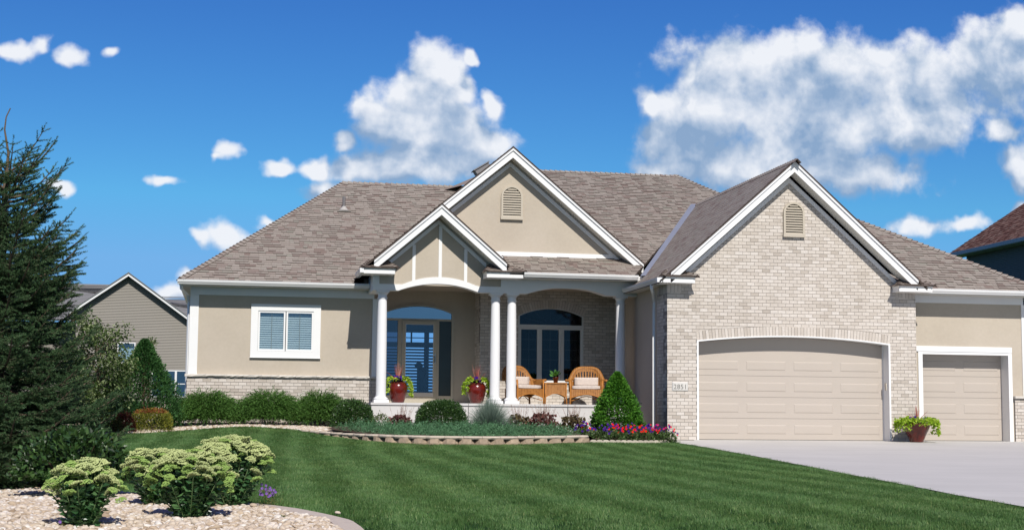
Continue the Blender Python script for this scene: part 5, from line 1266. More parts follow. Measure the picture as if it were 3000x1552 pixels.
# cone arborvitae
def cone_shrub(name, label, loc, r, h, n, L, Wd, M, cat='shrub', group=None, prof=None, upl=0.45, ns=8):
    o = plant(name, label, loc, cat, group)
    z = rng.random(n) ** 1.15; zp, rp_ = zip(*(prof or [(0, 0.80), (0.15, 1.0), (0.35, 0.95), (0.6, 0.66), (0.8, 0.40), (0.93, 0.2), (1, 0.04)]))
    R = np.interp(z, zp, rp_) * r; a = rng.uniform(0, 2 * PI, n)
    lump = 1 + 0.10 * np.sin(a * 6 + z * 17) + 0.08 * np.sin(a * 13 - z * 31 + 1) + 0.05 * rng.normal(size=n)
    q = (0.5 + 0.5 * rng.random(n) ** 0.4) * lump; P = np.stack([np.cos(a) * R * q, np.sin(a) * R * q, z * h + 0.02], 1)
    D = unit(np.stack([np.cos(a), np.sin(a), np.full(n, upl)], 1) + rng.normal(size=(n, 3)) * 0.55)
    Ls = L * rng.uniform(0.7, 1.3, n); V, F = kites(P, D, Ls, Ls * Wd / L); np_mesh('foliage', V, F, M, o)
    mb = MB(); mb.tube([(0, 0, -0.05), (0.01, 0, h * 0.5), (0, 0, h * 0.93)], [r * 0.06, r * 0.045, 0.006], 6); mb.build('trunk', M_twig, o); return o
cone_shrub('cone_arborvitae', 'bright green clipped cone arborvitae in front of the right porch column', (9.50, 35.75, 0.02), 0.60, 1.60, 22000, 0.055, 0.034, M_arb)
# blue green groundcover along the wall
gcp = []
while len(gcp) < 3400:
    x = rnd.uniform(1.95, 8.25); y = rnd.uniform(33.15, 35.6)
    if in_poly(x, y, [(2.0, 36.3), (2.75, 35.15), (3.75, 33.75), (4.8, 33.28), (5.94, 33.25), (7.19, 33.55), (8.1, 33.95), (7.9, 34.6), (6.0, 35.3), (3.0, 36.0)]): gcp.append((x, y))
gcp = np.array(gcp); yedge = np.interp(gcp[:, 0], [2.0, 2.75, 3.75, 4.8, 5.94, 7.19, 8.2], [36.2, 35.15, 33.75, 33.28, 33.25, 33.55, 34.0]); inl = np.clip((gcp[:, 1] - yedge) / 0.5, 0.15, 1)
hz = np.array([bedz(x, y) for x, y in gcp]); P = np.column_stack([gcp, hz + rng.random(len(gcp)) * 0.17 * inl])
D = unit(rng.normal(size=(len(gcp), 3)) * 0.55 + np.array([0.15, -0.35, 0.42])); V, F = sprays(P, D, rng.uniform(0.12, 0.24, len(gcp)), 12, 0.05, 0.012, 0.8, 0.45)
tag(np_mesh('juniper_groundcover', V, F, M_blue), kind='stuff')

# petunias
def flower_mesh(name, col, ctr, r=0.034):
    mb = MB(); n = 5; vs = [(0, 0, 0)]
    for k in range(n * 2):
        a = PI * k / n; q = r if k % 2 == 0 else r * 0.72; vs.append((q * math.cos(a), q * math.sin(a), r * 0.42 if k % 2 == 0 else r * 0.5))
    mb.add(vs, [(0, 1 + k, 1 + (k + 1) % (2 * n)) for k in range(2 * n)], 0)
    me = mb.mesh(name); me.materials.append(mat(name + '_petal', col, 0.6, var=0.15, spec=0.1)); return me
FM = {'purple': flower_mesh('purple_flower', (0.055, 0.012, 0.19), None), 'red': flower_mesh('red_flower', (0.62, 0.015, 0.012), None), 'magenta': flower_mesh('magenta_flower', (0.42, 0.02, 0.12), None), 'lilac': flower_mesh('lilac_flower', (0.20, 0.11, 0.36), None, 0.028)}
def put_flower(parent, me, p, d, sc=1.0):
    o = bpy.data.objects.new('flower', me); COL.objects.link(o); o.parent = parent; o.location = p
    o.rotation_euler = Vector(d).to_track_quat('Z', 'Y').to_euler(); o.scale = (sc, sc, sc)
M_petleaf = leafmat('petunia_leaf', (0.04, 0.08, 0.02), (0.08, 0.14, 0.04), (0.14, 0.2, 0.08), trans=0.2)
pet = [(8.75, 34.75, 'purple', 'deep purple petunias hugging the end of the raised bed wall'), (9.05, 34.35, 'red', 'scarlet petunias in front of the cone arborvitae, left end'), (9.12, 34.75, 'purple', 'dark purple petunias directly below the cone arborvitae'), (9.42, 34.5, 'red', 'red petunias with pale faces low in front of the cone arborvitae'),
       (9.62, 34.85, 'purple', 'purple petunias at the right foot of the cone arborvitae'), (9.85, 34.6, 'red', 'red and magenta petunias mid way to the downspout'), (10.08, 34.9, 'purple', 'tall purple petunias against the downspout'), (10.3, 34.75, 'magenta', 'magenta petunias beside the brick pier'), (10.42, 34.6, 'red', 'scarlet petunias at the right tip of the flower bed'), (8.55, 35.3, 'purple', 'purple petunias behind the end of the wall below the olive heuchera')]
for x, y, c, lab in pet:
    z = g(x, y) + 0.02; o = mound('petunia', lab, (x, y, z), 0.25, 0.22, 0.24, 420, 0.06, 0.03, M_petleaf, cat='flowers', group='petunias in front of the garage pier', ns=5)
    for k in range(22):
        a = rnd.uniform(0, 2 * PI); q = rnd.random() ** 0.6; p = (math.cos(a) * q * 0.27, math.sin(a) * q * 0.24, 0.12 + 0.24 * (1 - q * q * 0.75) + rnd.uniform(-.03, .06))
        cc = c if rnd.random() < 0.52 else rnd.choice(['purple', 'red', 'purple', 'purple'])
        put_flower(o, FM[cc], p, (math.cos(a) * q + rnd.uniform(-.3, .3), -0.9 + rnd.uniform(-.3, .3), 0.6), rnd.uniform(0.7, 1.1))

# ---- left background plants
M_var = leafmat('olive_pale_edged_leaf', (0.03, 0.06, 0.012), (0.08, 0.13, 0.03), (0.30, 0.34, 0.18), trans=0.2)
def leafy_tree(name, label, loc, r, h, n, L, Wd, M, z0=0.3, trunk=0.035, cl=16, cat='tree'):
    o = plant(name, label, loc, cat); Ps = []
    mb = MB(); mb.tube([(0, 0, -0.05), (0.03, 0, h * 0.35), (0.0, 0.02, h * 0.8)], [trunk, trunk * .7, trunk * .25], 7)
    for i in range(cl):
        a = rnd.uniform(0, 2 * PI); zz = h * (z0 + (0.93 - z0) * (i + 0.5) / cl); env = math.sin(PI * min(max((zz / h - z0 * 0.4) / (1 - z0 * 0.4), 0.03), 0.97)) ** 0.7
        q = r * env * rnd.uniform(0.25, 0.8); c = np.array([math.cos(a) * q, math.sin(a) * q, zz]); cr = r * rnd.uniform(0.28, 0.45)
        mb.tube([(0, 0, zz * 0.75), (c[0] * .5, c[1] * .5, zz * .92), tuple(c)], [trunk * .4, trunk * .25, trunk * .1], 5, caps=False)
        k = n // cl; Ps.append(c + rdir(k) * (cr * rng.random(k)[:, None] ** 0.5) * np.array([1, 1, 0.9]))
    P = np.concatenate(Ps); D = rdir(len(P), 0.1); Ls = L * rng.uniform(0.7, 1.25, len(P)); V, F = kites(P, D, Ls, Ls * Wd / L, nrm_up=1.5); np_mesh('crown', V, F, M, o); mb.build('trunk', M_twig, o); return o
leafy_tree('dogwood_tree', 'multi stemmed leafy green tree with pale leaves right behind the spruce', (-2.95, 34.6, -0.02), 0.98, 2.75, 7500, 0.075, 0.045, M_var, 0.22, cl=30)
leafy_tree('young_tree', 'young pale topped leafy tree rising behind the dark arborvitae', (-2.15, 40.5, 0.3), 0.42, 2.35, 1300, 0.07, 0.04, M_var, 0.3, cl=9)
cone_shrub('arborvitae', 'tall dark green feathery arborvitae left of the house corner', (-2.10, 37.6, 0.1), 0.92, 2.2, 24000, 0.075, 0.024, M_arbd, prof=[(0, 0.85), (0.12, 1.0), (0.3, 0.98), (0.5, 0.80), (0.65, 0.56), (0.8, 0.32), (0.93, 0.16), (1, 0.03)], upl=0.8)
leafy_tree('lilac_shrub', 'dark leafy shrub filling the gap between spruce and arborvitae', (-3.3, 36.4, 0.0), 0.9, 1.9, 6000, 0.07, 0.045, M_box, 0.1, cl=22, cat='shrub')
M_barb = leafmat('golden_green_leaf', (0.10, 0.11, 0.012), (0.19, 0.20, 0.02), (0.28, 0.27, 0.04), trans=0.15)
M_barbt = leafmat('orange_red_leaf_tip', (0.16, 0.03, 0.015), (0.26, 0.08, 0.025), (0.32, 0.15, 0.03), trans=0.15, tcol=(1.6, 0.8, 0.4))
mound('barberry', 'clipped golden shrub with orange tinted top beside the pale gravel', (-1.83, 36.6, 0.08), 0.50, 0.42, 0.56, 5200, 0.036, 0.022, M_barb, power=3.6, jag=0.03, tipM=M_barbt)
mound('barberry', 'dark red leaved barberry half hidden by the spruce', (-2.42, 36.2, 0.05), 0.26, 0.3, 0.5, 2600, 0.036, 0.02, leafmat('dark_red_barberry_leaf', (0.07, 0.015, 0.012), (0.13, 0.03, 0.02)), jag=0.08)
mound('barberry', 'olive gold shrub at the edge of the spruce shadow', (-2.8, 35.9, 0.02), 0.36, 0.3, 0.52, 2800, 0.036, 0.02, leafmat('olive_gold_leaf', (0.06, 0.07, 0.01), (0.12, 0.12, 0.02)), jag=0.1)

# ---- near bed: broad leaved shrub
M_dkleaf = leafmat('glossy_dark_green_leaf', (0.014, 0.035, 0.010), (0.03, 0.075, 0.018), (0.07, 0.135, 0.035), trans=0.14, spec=0.5, rough=0.4)
o = mound('viburnum_shrub', 'broad leaved dark green shrub between spruce and the small sedum', (-1.44, 14.7, g(-1.44, 14.7) + 0.08), 0.50, 0.42, 0.54, 4300, 0.062, 0.044, M_dkleaf, power=2.3, jag=0.12, up=0.1, ns=0, low=0.5)
mb = MB()
for i in range(9):
    a = rnd.uniform(0, 2 * PI); mb.tube([(math.cos(a) * .03, math.sin(a) * .03, -0.12), (math.cos(a) * .15, math.sin(a) * .13, 0.16), (math.cos(a) * .36, math.sin(a) * .3, 0.42)], [0.009, 0.007, 0.003], 5)
mb.build('branches', M_twig, o)

# ---- sedums
M_shead = [mat('sedum_flower_head_%s' % k, c, 0.8, var=0.12, nscale=60, nvar=0.18, trans=0.1, tcol=(1.1, 1.2, 0.6), spec=0.1) for k, c in (('pale', (0.47, 0.53, 0.23)), ('green', (0.30, 0.44, 0.12)))]
M_sleaf = leafmat('fleshy_grey_green_leaf', (0.03, 0.085, 0.03), (0.05, 0.13, 0.045), (0.10, 0.20, 0.07), trans=0.12, spec=0.5, rough=0.35)
M_sstem = mat('pale_green_stem', (0.13, 0.20, 0.08), 0.6)
def head_mesh(nm, seed, r):
    q = random.Random(seed); V, F = [], []
    for i in range(120):
        a = 2.39996 * i; d = math.sqrt((i + 0.5) / 120); lob = 1 + 0.16 * math.sin(3 * a + seed) + 0.1 * math.sin(7 * a)
        c = Vector((math.cos(a) * d * r * lob, math.sin(a) * d * r * lob, r * (0.42 * (1 - d * d) + 0.12 * math.sin(9 * d + seed + 2 * a)) + q.uniform(-.002, .002))); s = r * q.uniform(0.10, 0.15)
        b = len(V); V += [tuple(c + Vector(v) * s) for v in ((1, 0, 0), (0, 1, 0), (-1, 0, 0), (0, -1, 0), (0, 0, 1), (0, 0, -1))]
        F += [(b + i0, b + i1, b + 4) for i0, i1 in ((0, 1), (1, 2), (2, 3), (3, 0))] + [(b + i1, b + i0, b + 5) for i0, i1 in ((0, 1), (1, 2), (2, 3), (3, 0))]
    me = bpy.data.meshes.new(nm); me.from_pydata(V, [], F); return me
HEADS = []
for k in range(6):
    me = head_mesh('flower_head', k * 3 + 1, 0.062 if k % 2 == 0 else 0.046); me.materials.append(M_shead[0 if k % 3 else 0]); HEADS.append(me)
HEADG = []
for k in range(3):
    me = head_mesh('flower_head_young', k * 5 + 2, 0.042); me.materials.append(M_shead[1]); HEADG.append(me)
def sedum(label, loc, rx, ry, h, nh, seed):
    q = random.Random(seed); o = plant('sedum', label, loc, 'sedum', 'flowering sedums in the rock bed'); st = MB(); LP, LD = [], []
    heads = []
    for i in range(nh):
        a = 2.39996 * i + q.uniform(-.3, .3); d = math.sqrt((i + 0.3) / nh); x, y = math.cos(a) * d * rx, math.sin(a) * d * ry
        z = h * (0.52 + 0.48 * math.sqrt(max(1 - d * d, 0))) + q.uniform(-.025, .02); heads.append((x, y, z, d, a))
    for x, y, z, d, a in heads:
        s = (x * 0.18, y * 0.18, -0.02); m_ = (x * 0.62, y * 0.62, z * 0.5); st.tube([s, m_, (x, y, z - 0.005)], 0.0042, 4, caps=False)
        for k in range(17):
            t = 0.06 + 0.84 * k / 17; p = [s[j] * (1 - t) ** 2 + 2 * m_[j] * t * (1 - t) + (x, y, z)[j] * t * t for j in range(3)]; an = q.uniform(0, 2 * PI)
            for sg in (0, PI): LP.append(p); LD.append((math.cos(an + sg), math.sin(an + sg), q.uniform(0.1, 0.6)))
        hm = q.choice(HEADS) if q.random() < 0.8 else q.choice(HEADG)
        e = bpy.data.objects.new('flower_head', hm); COL.objects.link(e); e.parent = o; sc = q.uniform(0.9, 1.3)
        e.location = (x, y, z); e.scale = (sc, sc, sc * 0.95); e.rotation_euler = (-y / ry * 0.5 + q.uniform(-.15, .15), x / rx * 0.5 + q.uniform(-.15, .15), q.uniform(0, 6))
        if q.random() < 0.75:
            e = bpy.data.objects.new('flower_head', q.choice(HEADG)); COL.objects.link(e); e.parent = o; aa = q.uniform(0, 6.28)
            e.location = (x + math.cos(aa) * .05 + (x / rx) * .03, y + math.sin(aa) * .05, z - q.uniform(0.045, 0.085)); sc = q.uniform(.7, 1.1); e.scale = (sc, sc, sc); e.rotation_euler = (q.uniform(-.6, .2), q.uniform(-.4, .4), q.uniform(0, 6))
    LP = np.array(LP); LD = unit(np.array(LD)); L = rng.uniform(0.045, 0.08, len(LP)); V, F = kites(LP, LD, L, L * 0.52, wide=0.6, nrm_up=1.0, fold=0.5); np_mesh('leaves', V, F, M_sleaf, o)
    st.build('stems', M_sstem, o); return o
gz_ = lambda x, y: g(x, y) + 0.005
sedum('small sedum with pale green flower heads at the bottom left, nearest the camera', (-1.0, 11.0, gz_(-1.0, 11.0)), 0.23, 0.22, 0.47, 40, 3)
sedum('front middle sedum, the largest, topped with creamy green flower heads', (-0.27, 11.62, gz_(-.27, 11.62)), 0.31, 0.28, 0.50, 62, 8)
sedum('back left sedum whose heads hold a single lilac bloom', (-0.58, 12.9, gz_(-.58, 12.9)), 0.29, 0.26, 0.47, 46, 12)
sedum('back right sedum, the tallest, beside the small lilac flowers', (0.03, 12.75, gz_(.03, 12.75)), 0.34, 0.30, 0.58, 66, 21)
# lilac flowers
def lilac(label, x, y, r, h, n, lx=0):
    z = gz_(x, y); o = plant('wild_flowers', label, (x, y, z), 'flowers'); P = np.column_stack([rng.normal(0, r * .5, 260), rng.normal(0, r * .5, 260), rng.random(260) * h * 0.8]); V, F = kites(P, rdir(260, 0.6), 0.022, 0.006)
    np_mesh('foliage', V, F, leafmat('dry_olive_leaf', (0.10, 0.11, 0.03), (0.20, 0.18, 0.06)), o)
    for k in range(n): put_flower(o, FM['lilac'], (rnd.uniform(-r, r), rnd.uniform(-r, r), h * rnd.uniform(0.5, 1.05)), (rnd.uniform(-.5, .5), -1, 0.4), 0.5)
    return o
lilac('clump of small lilac flowers at the right foot of the tallest sedum', 0.35, 12.75, 0.08, 0.19, 22)
lilac('single lilac bloom poking above the back left sedum', -0.60, 13.3, 0.012, 0.52, 1)
lilac('tiny lilac flowers at the bottom edge below the small sedum', -1.12, 11.02, 0.04, 0.06, 4)
o = plant('weed', 'small green weed growing between rocks near the concrete strip', (0.41, 11.6, gz_(.41, 11.6)), 'plant'); P = rng.normal(0, 1, (70, 3)) * np.array([.03, .02, .005]) + np.array([0, 0, .015]); V, F = kites(P, rdir(70, 0.5), 0.03, 0.012); np_mesh('leaves', V, F, M_petleaf, o)

# ---- spruce
M_ndl = mat('spruce_needle_green', (0.030, 0.072, 0.030), 0.55, col2=(0.050, 0.108, 0.042), col3=(0.11, 0.18, 0.075), var=0.15, nscale=8.0, nvar=0.6, spec=0.25, trans=0.05, coords='World')
M_bark = mat('grey_brown_spruce_bark', (0.13, 0.10, 0.07), 0.9, nscale=25, nvar=0.35, bump=0.8)
spx, spy = -2.46, 16.6; spz = g(spx, spy)
spruce = plant('spruce_tree', 'large dark green spruce with bare leader cut by the left edge of the photo', (spx, spy, spz), 'tree')
mb = MB(); mb.tube([(0, 0, -0.1), (0.01, 0, 1.5), (0.0, 0, 3.2), (0.02, 0, 3.62), (-0.03, 0.0, 3.88), (-0.02, 0, 4.02), (0.02, 0, 4.12)], [0.085, 0.06, 0.028, 0.014, 0.009, 0.007, 0.006], 8); mb.build('trunk', M_bark, spruce)
env_z = np.array([0.05, 0.2, 0.48, 0.74, 1.03, 1.40, 1.80, 2.2, 2.47, 2.8, 2.98, 3.2, 3.5, 3.78]); env_r = np.array([0.66, 0.92, 1.16, 1.20, 1.14, 1.00, 0.86, 0.80, 0.90, 0.74, 0.58, 0.54, 0.58, 0.36])
shoots_P, shoots_D, shoots_L = [], [], []; br = MB()
z = 0.12; bi = 0
while z < 3.42:
    nb_ = 7 if z < 2.9 else 5
    for k in range(nb_):
        a = bi * 2.39996 + rnd.uniform(-.25, .25); bi += 1
        zt_ = z + rnd.uniform(-.08, .08); tipup = 0.02 + 0.38 * (z / 3.4) ** 1.5
        R = float(np.interp(zt_ + tipup, env_z, env_r)) * rnd.uniform(0.74, 1.16)
        if R < 0.15: continue
        # branch curve
        npt = max(int(R / 0.055), 4); pts = []
        for i in range(npt + 1):
            t = i / npt; rr_ = R * t; dz = tipup * t ** 1.4 - 0.20 * R * math.sin(PI * t) * (1 - z / 4.2) + 0.05 * t ** 3; w = 0.03 * math.sin(3 * t + bi)
            pts.append(Vector((math.cos(a + w) * rr_, math.sin(a + w) * rr_, zt_ + dz)))
        br.tube([tuple(p) for p in pts[::2] + ([pts[-1]] if npt % 2 else [])], [0.016 * (1 - 0.8 * i / (npt // 2 + 1)) * (0.5 + R) for i in range(len(pts[::2]) + (1 if npt % 2 else 0))], 4, caps=False)
        for i in range(2, npt + 1):
            t = i / npt; d = (pts[i] - pts[i - 1]).normalized(); sd_v = d.cross(Vector((0, 0, 1))).normalized()
            if t > 0.25:
                for s_ in (-1, 1):
                    if rnd.random() < 0.08: continue
                    L1 = (0.12 + 0.32 * R * (1 - t) ** 0.8 * min(1, t * 2.2)) * rnd.uniform(0.75, 1.25)
                    dd = (d * rnd.uniform(0.7, 1.0) + sd_v * s_ * rnd.uniform(0.75, 1.05) + Vector((0, 0, rnd.uniform(-0.35, 0.18)))).normalized()
                    shoots_P.append(pts[i]); shoots_D.append(dd); shoots_L.append(L1)
                    if L1 > 0.20:
                        for s2 in (-1, 1):
                            for tt in (0.35, 0.62):
                                d2 = (dd + d * 0.3 + dd.cross(Vector((0, 0, 1))) * s2 * 0.8 + Vector((0, 0, rnd.uniform(-.3, .2)))).normalized(); shoots_P.append(pts[i] + dd * L1 * tt); shoots_D.append(d2); shoots_L.append(L1 * 0.5 * rnd.uniform(.8, 1.2))
            else:
                if rnd.random() < 0.8:
                    dd = (d + sd_v * rnd.choice((-1, 1)) * 0.8 + Vector((0, 0, rnd.uniform(-.5, .1)))).normalized(); shoots_P.append(pts[i]); shoots_D.append(dd); shoots_L.append(0.14)
        d = (pts[-1] - pts[-2]).normalized(); shoots_P.append(pts[-1] - d * 0.05); shoots_D.append((d + Vector((0, 0, 0.25))).normalized()); shoots_L.append(0.17)
    z += 0.082 if z < 2.6 else 0.10
for zz, a, L, e in ((3.46, 0.25, 0.42, 0.55), (3.44, 2.9, 0.36, 0.6), (3.40, 0.05, 0.30, 0.62), (3.36, 3.5, 0.33, 0.4), (3.33, -0.2, 0.22, 0.25), (3.42, 1.7, 0.3, 0.6), (3.45, 4.4, 0.3, 0.6), (3.40, 1.2, 0.16, 2.5), (3.55, 0.1, 0.2, 3.2), (3.3, 5.2, 0.34, 0.4)):
    d = Vector((math.cos(a), math.sin(a), e)).normalized(); shoots_P.append(Vector((0.01, 0, zz))); shoots_D.append(d); shoots_L.append(L)
br.build('branches', M_bark, spruce)
SP = np.array([tuple(p) for p in shoots_P]); SD = unit(np.array([tuple(p) for p in shoots_D])); SL = np.array(shoots_L)
nn = np.maximum((SL / 0.0020).astype(int), 30); idx = np.repeat(np.arange(len(SL)), nn); t = rng.random(len(idx))
a_ = unit(np.cross(SD, np.array([0.31, 0.22, 0.92]))); b_ = np.cross(SD, a_); ph = rng.uniform(0, 2 * PI, len(idx))
rad = a_[idx] * np.cos(ph)[:, None] + b_[idx] * np.sin(ph)[:, None]
pos = SP[idx] + SD[idx] * (SL[idx] * t)[:, None]; pos[:, 2] -= 0.35 * (SL[idx] * t) ** 2 - 0.5 * (SL[idx] * t) ** 3
ND = unit(rad * 0.95 + SD[idx] * 0.75 + np.array([0, 0, 0.12])); V, F = needles(pos, ND, rng.uniform(0.022, 0.031, len(idx)) * (1.0 - 0.3 * t), 0.0050)
np_mesh('needles', V, F, M_ndl, spruce)
V, F = needles(SP, SD, SL * 0.98, 0.007); np_mesh('twigs', V, F, M_bark, spruce)
print('spruce shoots', len(SL), 'needles', len(idx))
# ================= scattered ground cover: grass blades and river rock =================
def scatter(name, pts, rot, scl, vi, variants):
    me = bpy.data.meshes.new(name); me.vertices.add(len(pts)); me.vertices.foreach_set('co', np.asarray(pts, np.float32).ravel())
    for nm, typ, data in (('rot', 'FLOAT_VECTOR', rot), ('scl', 'FLOAT_VECTOR', scl)):
        at = me.attributes.new(nm, typ, 'POINT'); at.data.foreach_set('vector', np.asarray(data, np.float32).ravel())
    at = me.attributes.new('vi', 'INT', 'POINT'); at.data.foreach_set('value', np.asarray(vi, np.int32))
    o = link(bpy.data.objects.new(name, me))
    col = bpy.data.collections.new(name + '_variants')
    for i, v in enumerate(variants): col.objects.link(bpy.data.objects.new('%s_variant_%02d' % (name, i), v))
    ng = bpy.data.node_groups.new(name + '_scatter', 'GeometryNodeTree')
    ng.interface.new_socket('Geometry', in_out='INPUT', socket_type='NodeSocketGeometry'); ng.interface.new_socket('Geometry', in_out='OUTPUT', socket_type='NodeSocketGeometry')
    gi, go = ng.nodes.new('NodeGroupInput'), ng.nodes.new('NodeGroupOutput')
    ci = ng.nodes.new('GeometryNodeCollectionInfo'); ci.inputs['Collection'].default_value = col; ci.inputs['Separate Children'].default_value = True; ci.inputs['Reset Children'].default_value = True
    ip = ng.nodes.new('GeometryNodeInstanceOnPoints'); ip.inputs['Pick Instance'].default_value = True
    def attr(nm, typ):
        n = ng.nodes.new('GeometryNodeInputNamedAttribute'); n.data_type = typ; n.inputs['Name'].default_value = nm
        return n.outputs['Attribute']
    L = ng.links.new
    L(gi.outputs[0], ip.inputs['Points']); L(ci.outputs[0], ip.inputs['Instance']); L(attr('vi', 'INT'), ip.inputs['Instance Index'])
    L(attr('rot', 'FLOAT_VECTOR'), ip.inputs['Rotation']); L(attr('scl', 'FLOAT_VECTOR'), ip.inputs['Scale']); L(ip.outputs[0], go.inputs[0])
    md = o.modifiers.new('scatter', 'NODES'); md.node_group = ng
    return tag(o, kind='stuff')
def in_view(x, y, z, mx=90, my=60):
    p = np.stack([x, y, z - CAMZ], -1); d = p @ CF; px = 1500 + 4318 * (p @ CR) / d; py = 776 - 4318 * (p @ CU) / d
    return (d > 0) & (px > -mx) & (px < 3000 + mx) & (py < 1552 + my)
# grass: blades lean away from or towards the street in alternate mower passes
def m_grass(name, a, b, c_):
    m, nt = nt_new(name); B = N(nt); pos = B.n('ShaderNodeNewGeometry').outputs['Position']; r = piece_random(B)
    col = B.ramp(r, [(0.0, a), (0.5, b), (0.88, c_), (1.0, (c_[0] * 1.9, c_[1] * 1.35, c_[2] * 1.5))])
    n1 = B.n('ShaderNodeTexNoise', {'Vector': pos, 'Scale': 0.35, 'Detail': 4.0, 'Roughness': 0.6}).outputs[0]
    n2 = B.n('ShaderNodeTexNoise', {'Vector': pos, 'Scale': 2.2, 'Detail': 3.0, 'Roughness': 0.6}).outputs[0]
    k = B.m('MULTIPLY', B.m('MULTIPLY_ADD', n1, 0.5, 0.75), B.m('MULTIPLY_ADD', n2, 0.7, 0.65))
    col = B.mix(1.0, col, B.n('ShaderNodeCombineXYZ', {0: B.m('MULTIPLY', k, B.m('MULTIPLY_ADD', n1, 0.5, 0.75)), 1: k, 2: k}).outputs[0], 'MULTIPLY')
    p = B.n('ShaderNodeBsdfPrincipled', {'Base Color': col, 'Roughness': 0.5, 'Specular IOR Level': 0.25})
    t = B.n('ShaderNodeBsdfTranslucent', {0: B.mix(1.0, col, (1.2, 1.3, 0.6, 1), 'MULTIPLY')}).outputs[0]
    mx = B.n('ShaderNodeMixShader', {0: 0.25, 1: p.outputs[0], 2: t}); B.n('ShaderNodeOutputMaterial', {0: mx.outputs[0]}); return m
M_grass = m_grass('lawn_grass_blade', (0.056, 0.120, 0.030), (0.088, 0.185, 0.050), (0.135, 0.235, 0.082))
gv = []
for k in range(8):
    n = 34; lean = 0.50 if k < 4 else -0.30
    a = rng.uniform(0, 2 * PI, n); q = np.sqrt(rng.random(n)) * 0.085; P = np.stack([np.cos(a) * q, np.sin(a) * q, np.zeros(n) - 0.005], 1)
    D = unit(np.stack([rng.normal(0, 0.28, n), lean + rng.normal(0, 0.28, n), np.ones(n)], 1)); V, F = needles(P, D, rng.uniform(0.028, 0.048, n), rng.uniform(0.005, 0.0075, n))
    me = bpy.data.meshes.new('grass_tuft'); me.from_pydata(V.tolist(), [], F.tolist()); me.materials.append(M_grass); gv.append(me)
wall_out = [(1.3, 36.95)] + [(x - (0.06 if x < 4 else 0), y - 0.10) for x, y in WALLP[1:11]] + [(9.0, 33.9), (9.95, 34.28), (10.45, 34.55), (10.9, 35.2), (10.9, 40), (1.3, 40)]
X, Y = [], []
for y0 in np.arange(9.6, 37.4, 0.2):
    wl_y = 4.0 + 0.75 * y0; dn = 190 if y0 < 15 else (140 if y0 < 21 else 90)
    n = int(wl_y * 0.2 * dn * 1.0); xx = rng.uniform(0.186 * y0 - 0.43 * y0 - 0.6, 0.186 * y0 + 0.42 * y0 + 0.6, int(n * (0.86 * y0 + 1.2) / wl_y)); X.append(xx); Y.append(rng.uniform(y0, y0 + 0.2, len(xx)))
X = np.concatenate(X); Y = np.concatenate(Y); Z = G(X, Y)
keep = in_view(X, Y, Z) & (X < drive_edge(Y) - 0.01) & ~in_poly(X, Y, hb_out) & ~in_poly(X, Y, nb_out) & ~in_poly(X, Y, wall_out)
keep &= ~((X > -1.05) & (X < 0.2 + 1.0) & (Y < 13.1) & (np.interp(Y, [9.0, 10.9, 11.35, 11.78, 12.3, 12.66, 13.0], [1.03 + .03, .97 + .03, .93 + .03, .80, .60, .42, .22]) > X))
X, Y, Z = X[keep], Y[keep], Z[keep]; n = len(X)
s_ = X - 0.037 * Y + 0.07 * np.sin(Y * 0.5) + 0.05 * np.sin(Y * 1.7 + X) + rng.normal(0, 0.055, n); band = np.floor(s_ / 0.40).astype(int) % 2; band = np.where(rng.random(n) < 0.13, 1 - band, band)
vi = rng.integers(0, 4, n) + np.where(band == 0, 0, 4)
sc = np.interp(Y, [11, 20, 36], [0.95, 1.25, 1.65]) * rng.uniform(0.85, 1.15, n)
edge = np.abs((s_ / 0.36) % 1 - 0.5) > 0.40        # grass stands shorter where the mower wheels ran
hz_ = np.where(edge, 0.72, 1.0) * rng.uniform(0.85, 1.15, n) * np.interp(Y, [11, 36], [1.0, 1.25])
print('grass tufts', n)
scatter('lawn_grass', np.stack([X, Y, Z], 1), np.stack([0 * X, 0 * X, rng.uniform(-0.35, 0.35, n)], 1), np.stack([sc, sc, hz_], 1), vi, gv)

def m_rock():
    m, nt = nt_new('river_rock_surface'); B = N(nt); pos = B.n('ShaderNodeNewGeometry').outputs['Position']; r = piece_random(B)
    col = B.ramp(r, [(0.0, (0.27, 0.20, 0.13)), (0.1, (0.42, 0.33, 0.23)), (0.35, (0.51, 0.42, 0.32)), (0.6, (0.56, 0.48, 0.38)), (0.85, (0.62, 0.55, 0.47)), (1.0, (0.70, 0.67, 0.61))])
    n1 = B.n('ShaderNodeTexNoise', {'Vector': pos, 'Scale': 60.0, 'Detail': 3.0}).outputs[0]; k = B.m('MULTIPLY_ADD', n1, 0.3, 0.85)
    col = B.mix(1.0, col, B.n('ShaderNodeCombineXYZ', {0: k, 1: k, 2: k}).outputs[0], 'MULTIPLY')
    p = B.n('ShaderNodeBsdfPrincipled', {'Base Color': col, 'Roughness': 0.8, 'Specular IOR Level': 0.25}); B.n('ShaderNodeOutputMaterial', {0: p.outputs[0]}); return m
M_rock = m_rock()
rv_ = []
for k in range(8):
    bm = bmesh.new(); bmesh.ops.create_icosphere(bm, subdivisions=2, radius=1.0); sx, sy, sz = rng.uniform(0.8, 1.25), rng.uniform(0.65, 1.0), rng.uniform(0.42, 0.7); w = rng.uniform(0, 6, 6)
    for v in bm.verts:
        c = v.co; f = 1 + 0.13 * math.sin(c.x * 2.6 + w[0]) * math.cos(c.y * 2.2 + w[1]) + 0.09 * math.sin(c.z * 3.1 + w[2] + c.x * 2); v.co = Vector((c.x * sx * f, c.y * sy * f, c.z * sz * f))
    me = bpy.data.meshes.new('rock'); bm.to_mesh(me); bm.free(); me.polygons.foreach_set('use_smooth', [True] * len(me.polygons)); me.materials.append(M_rock); rv_.append(me)
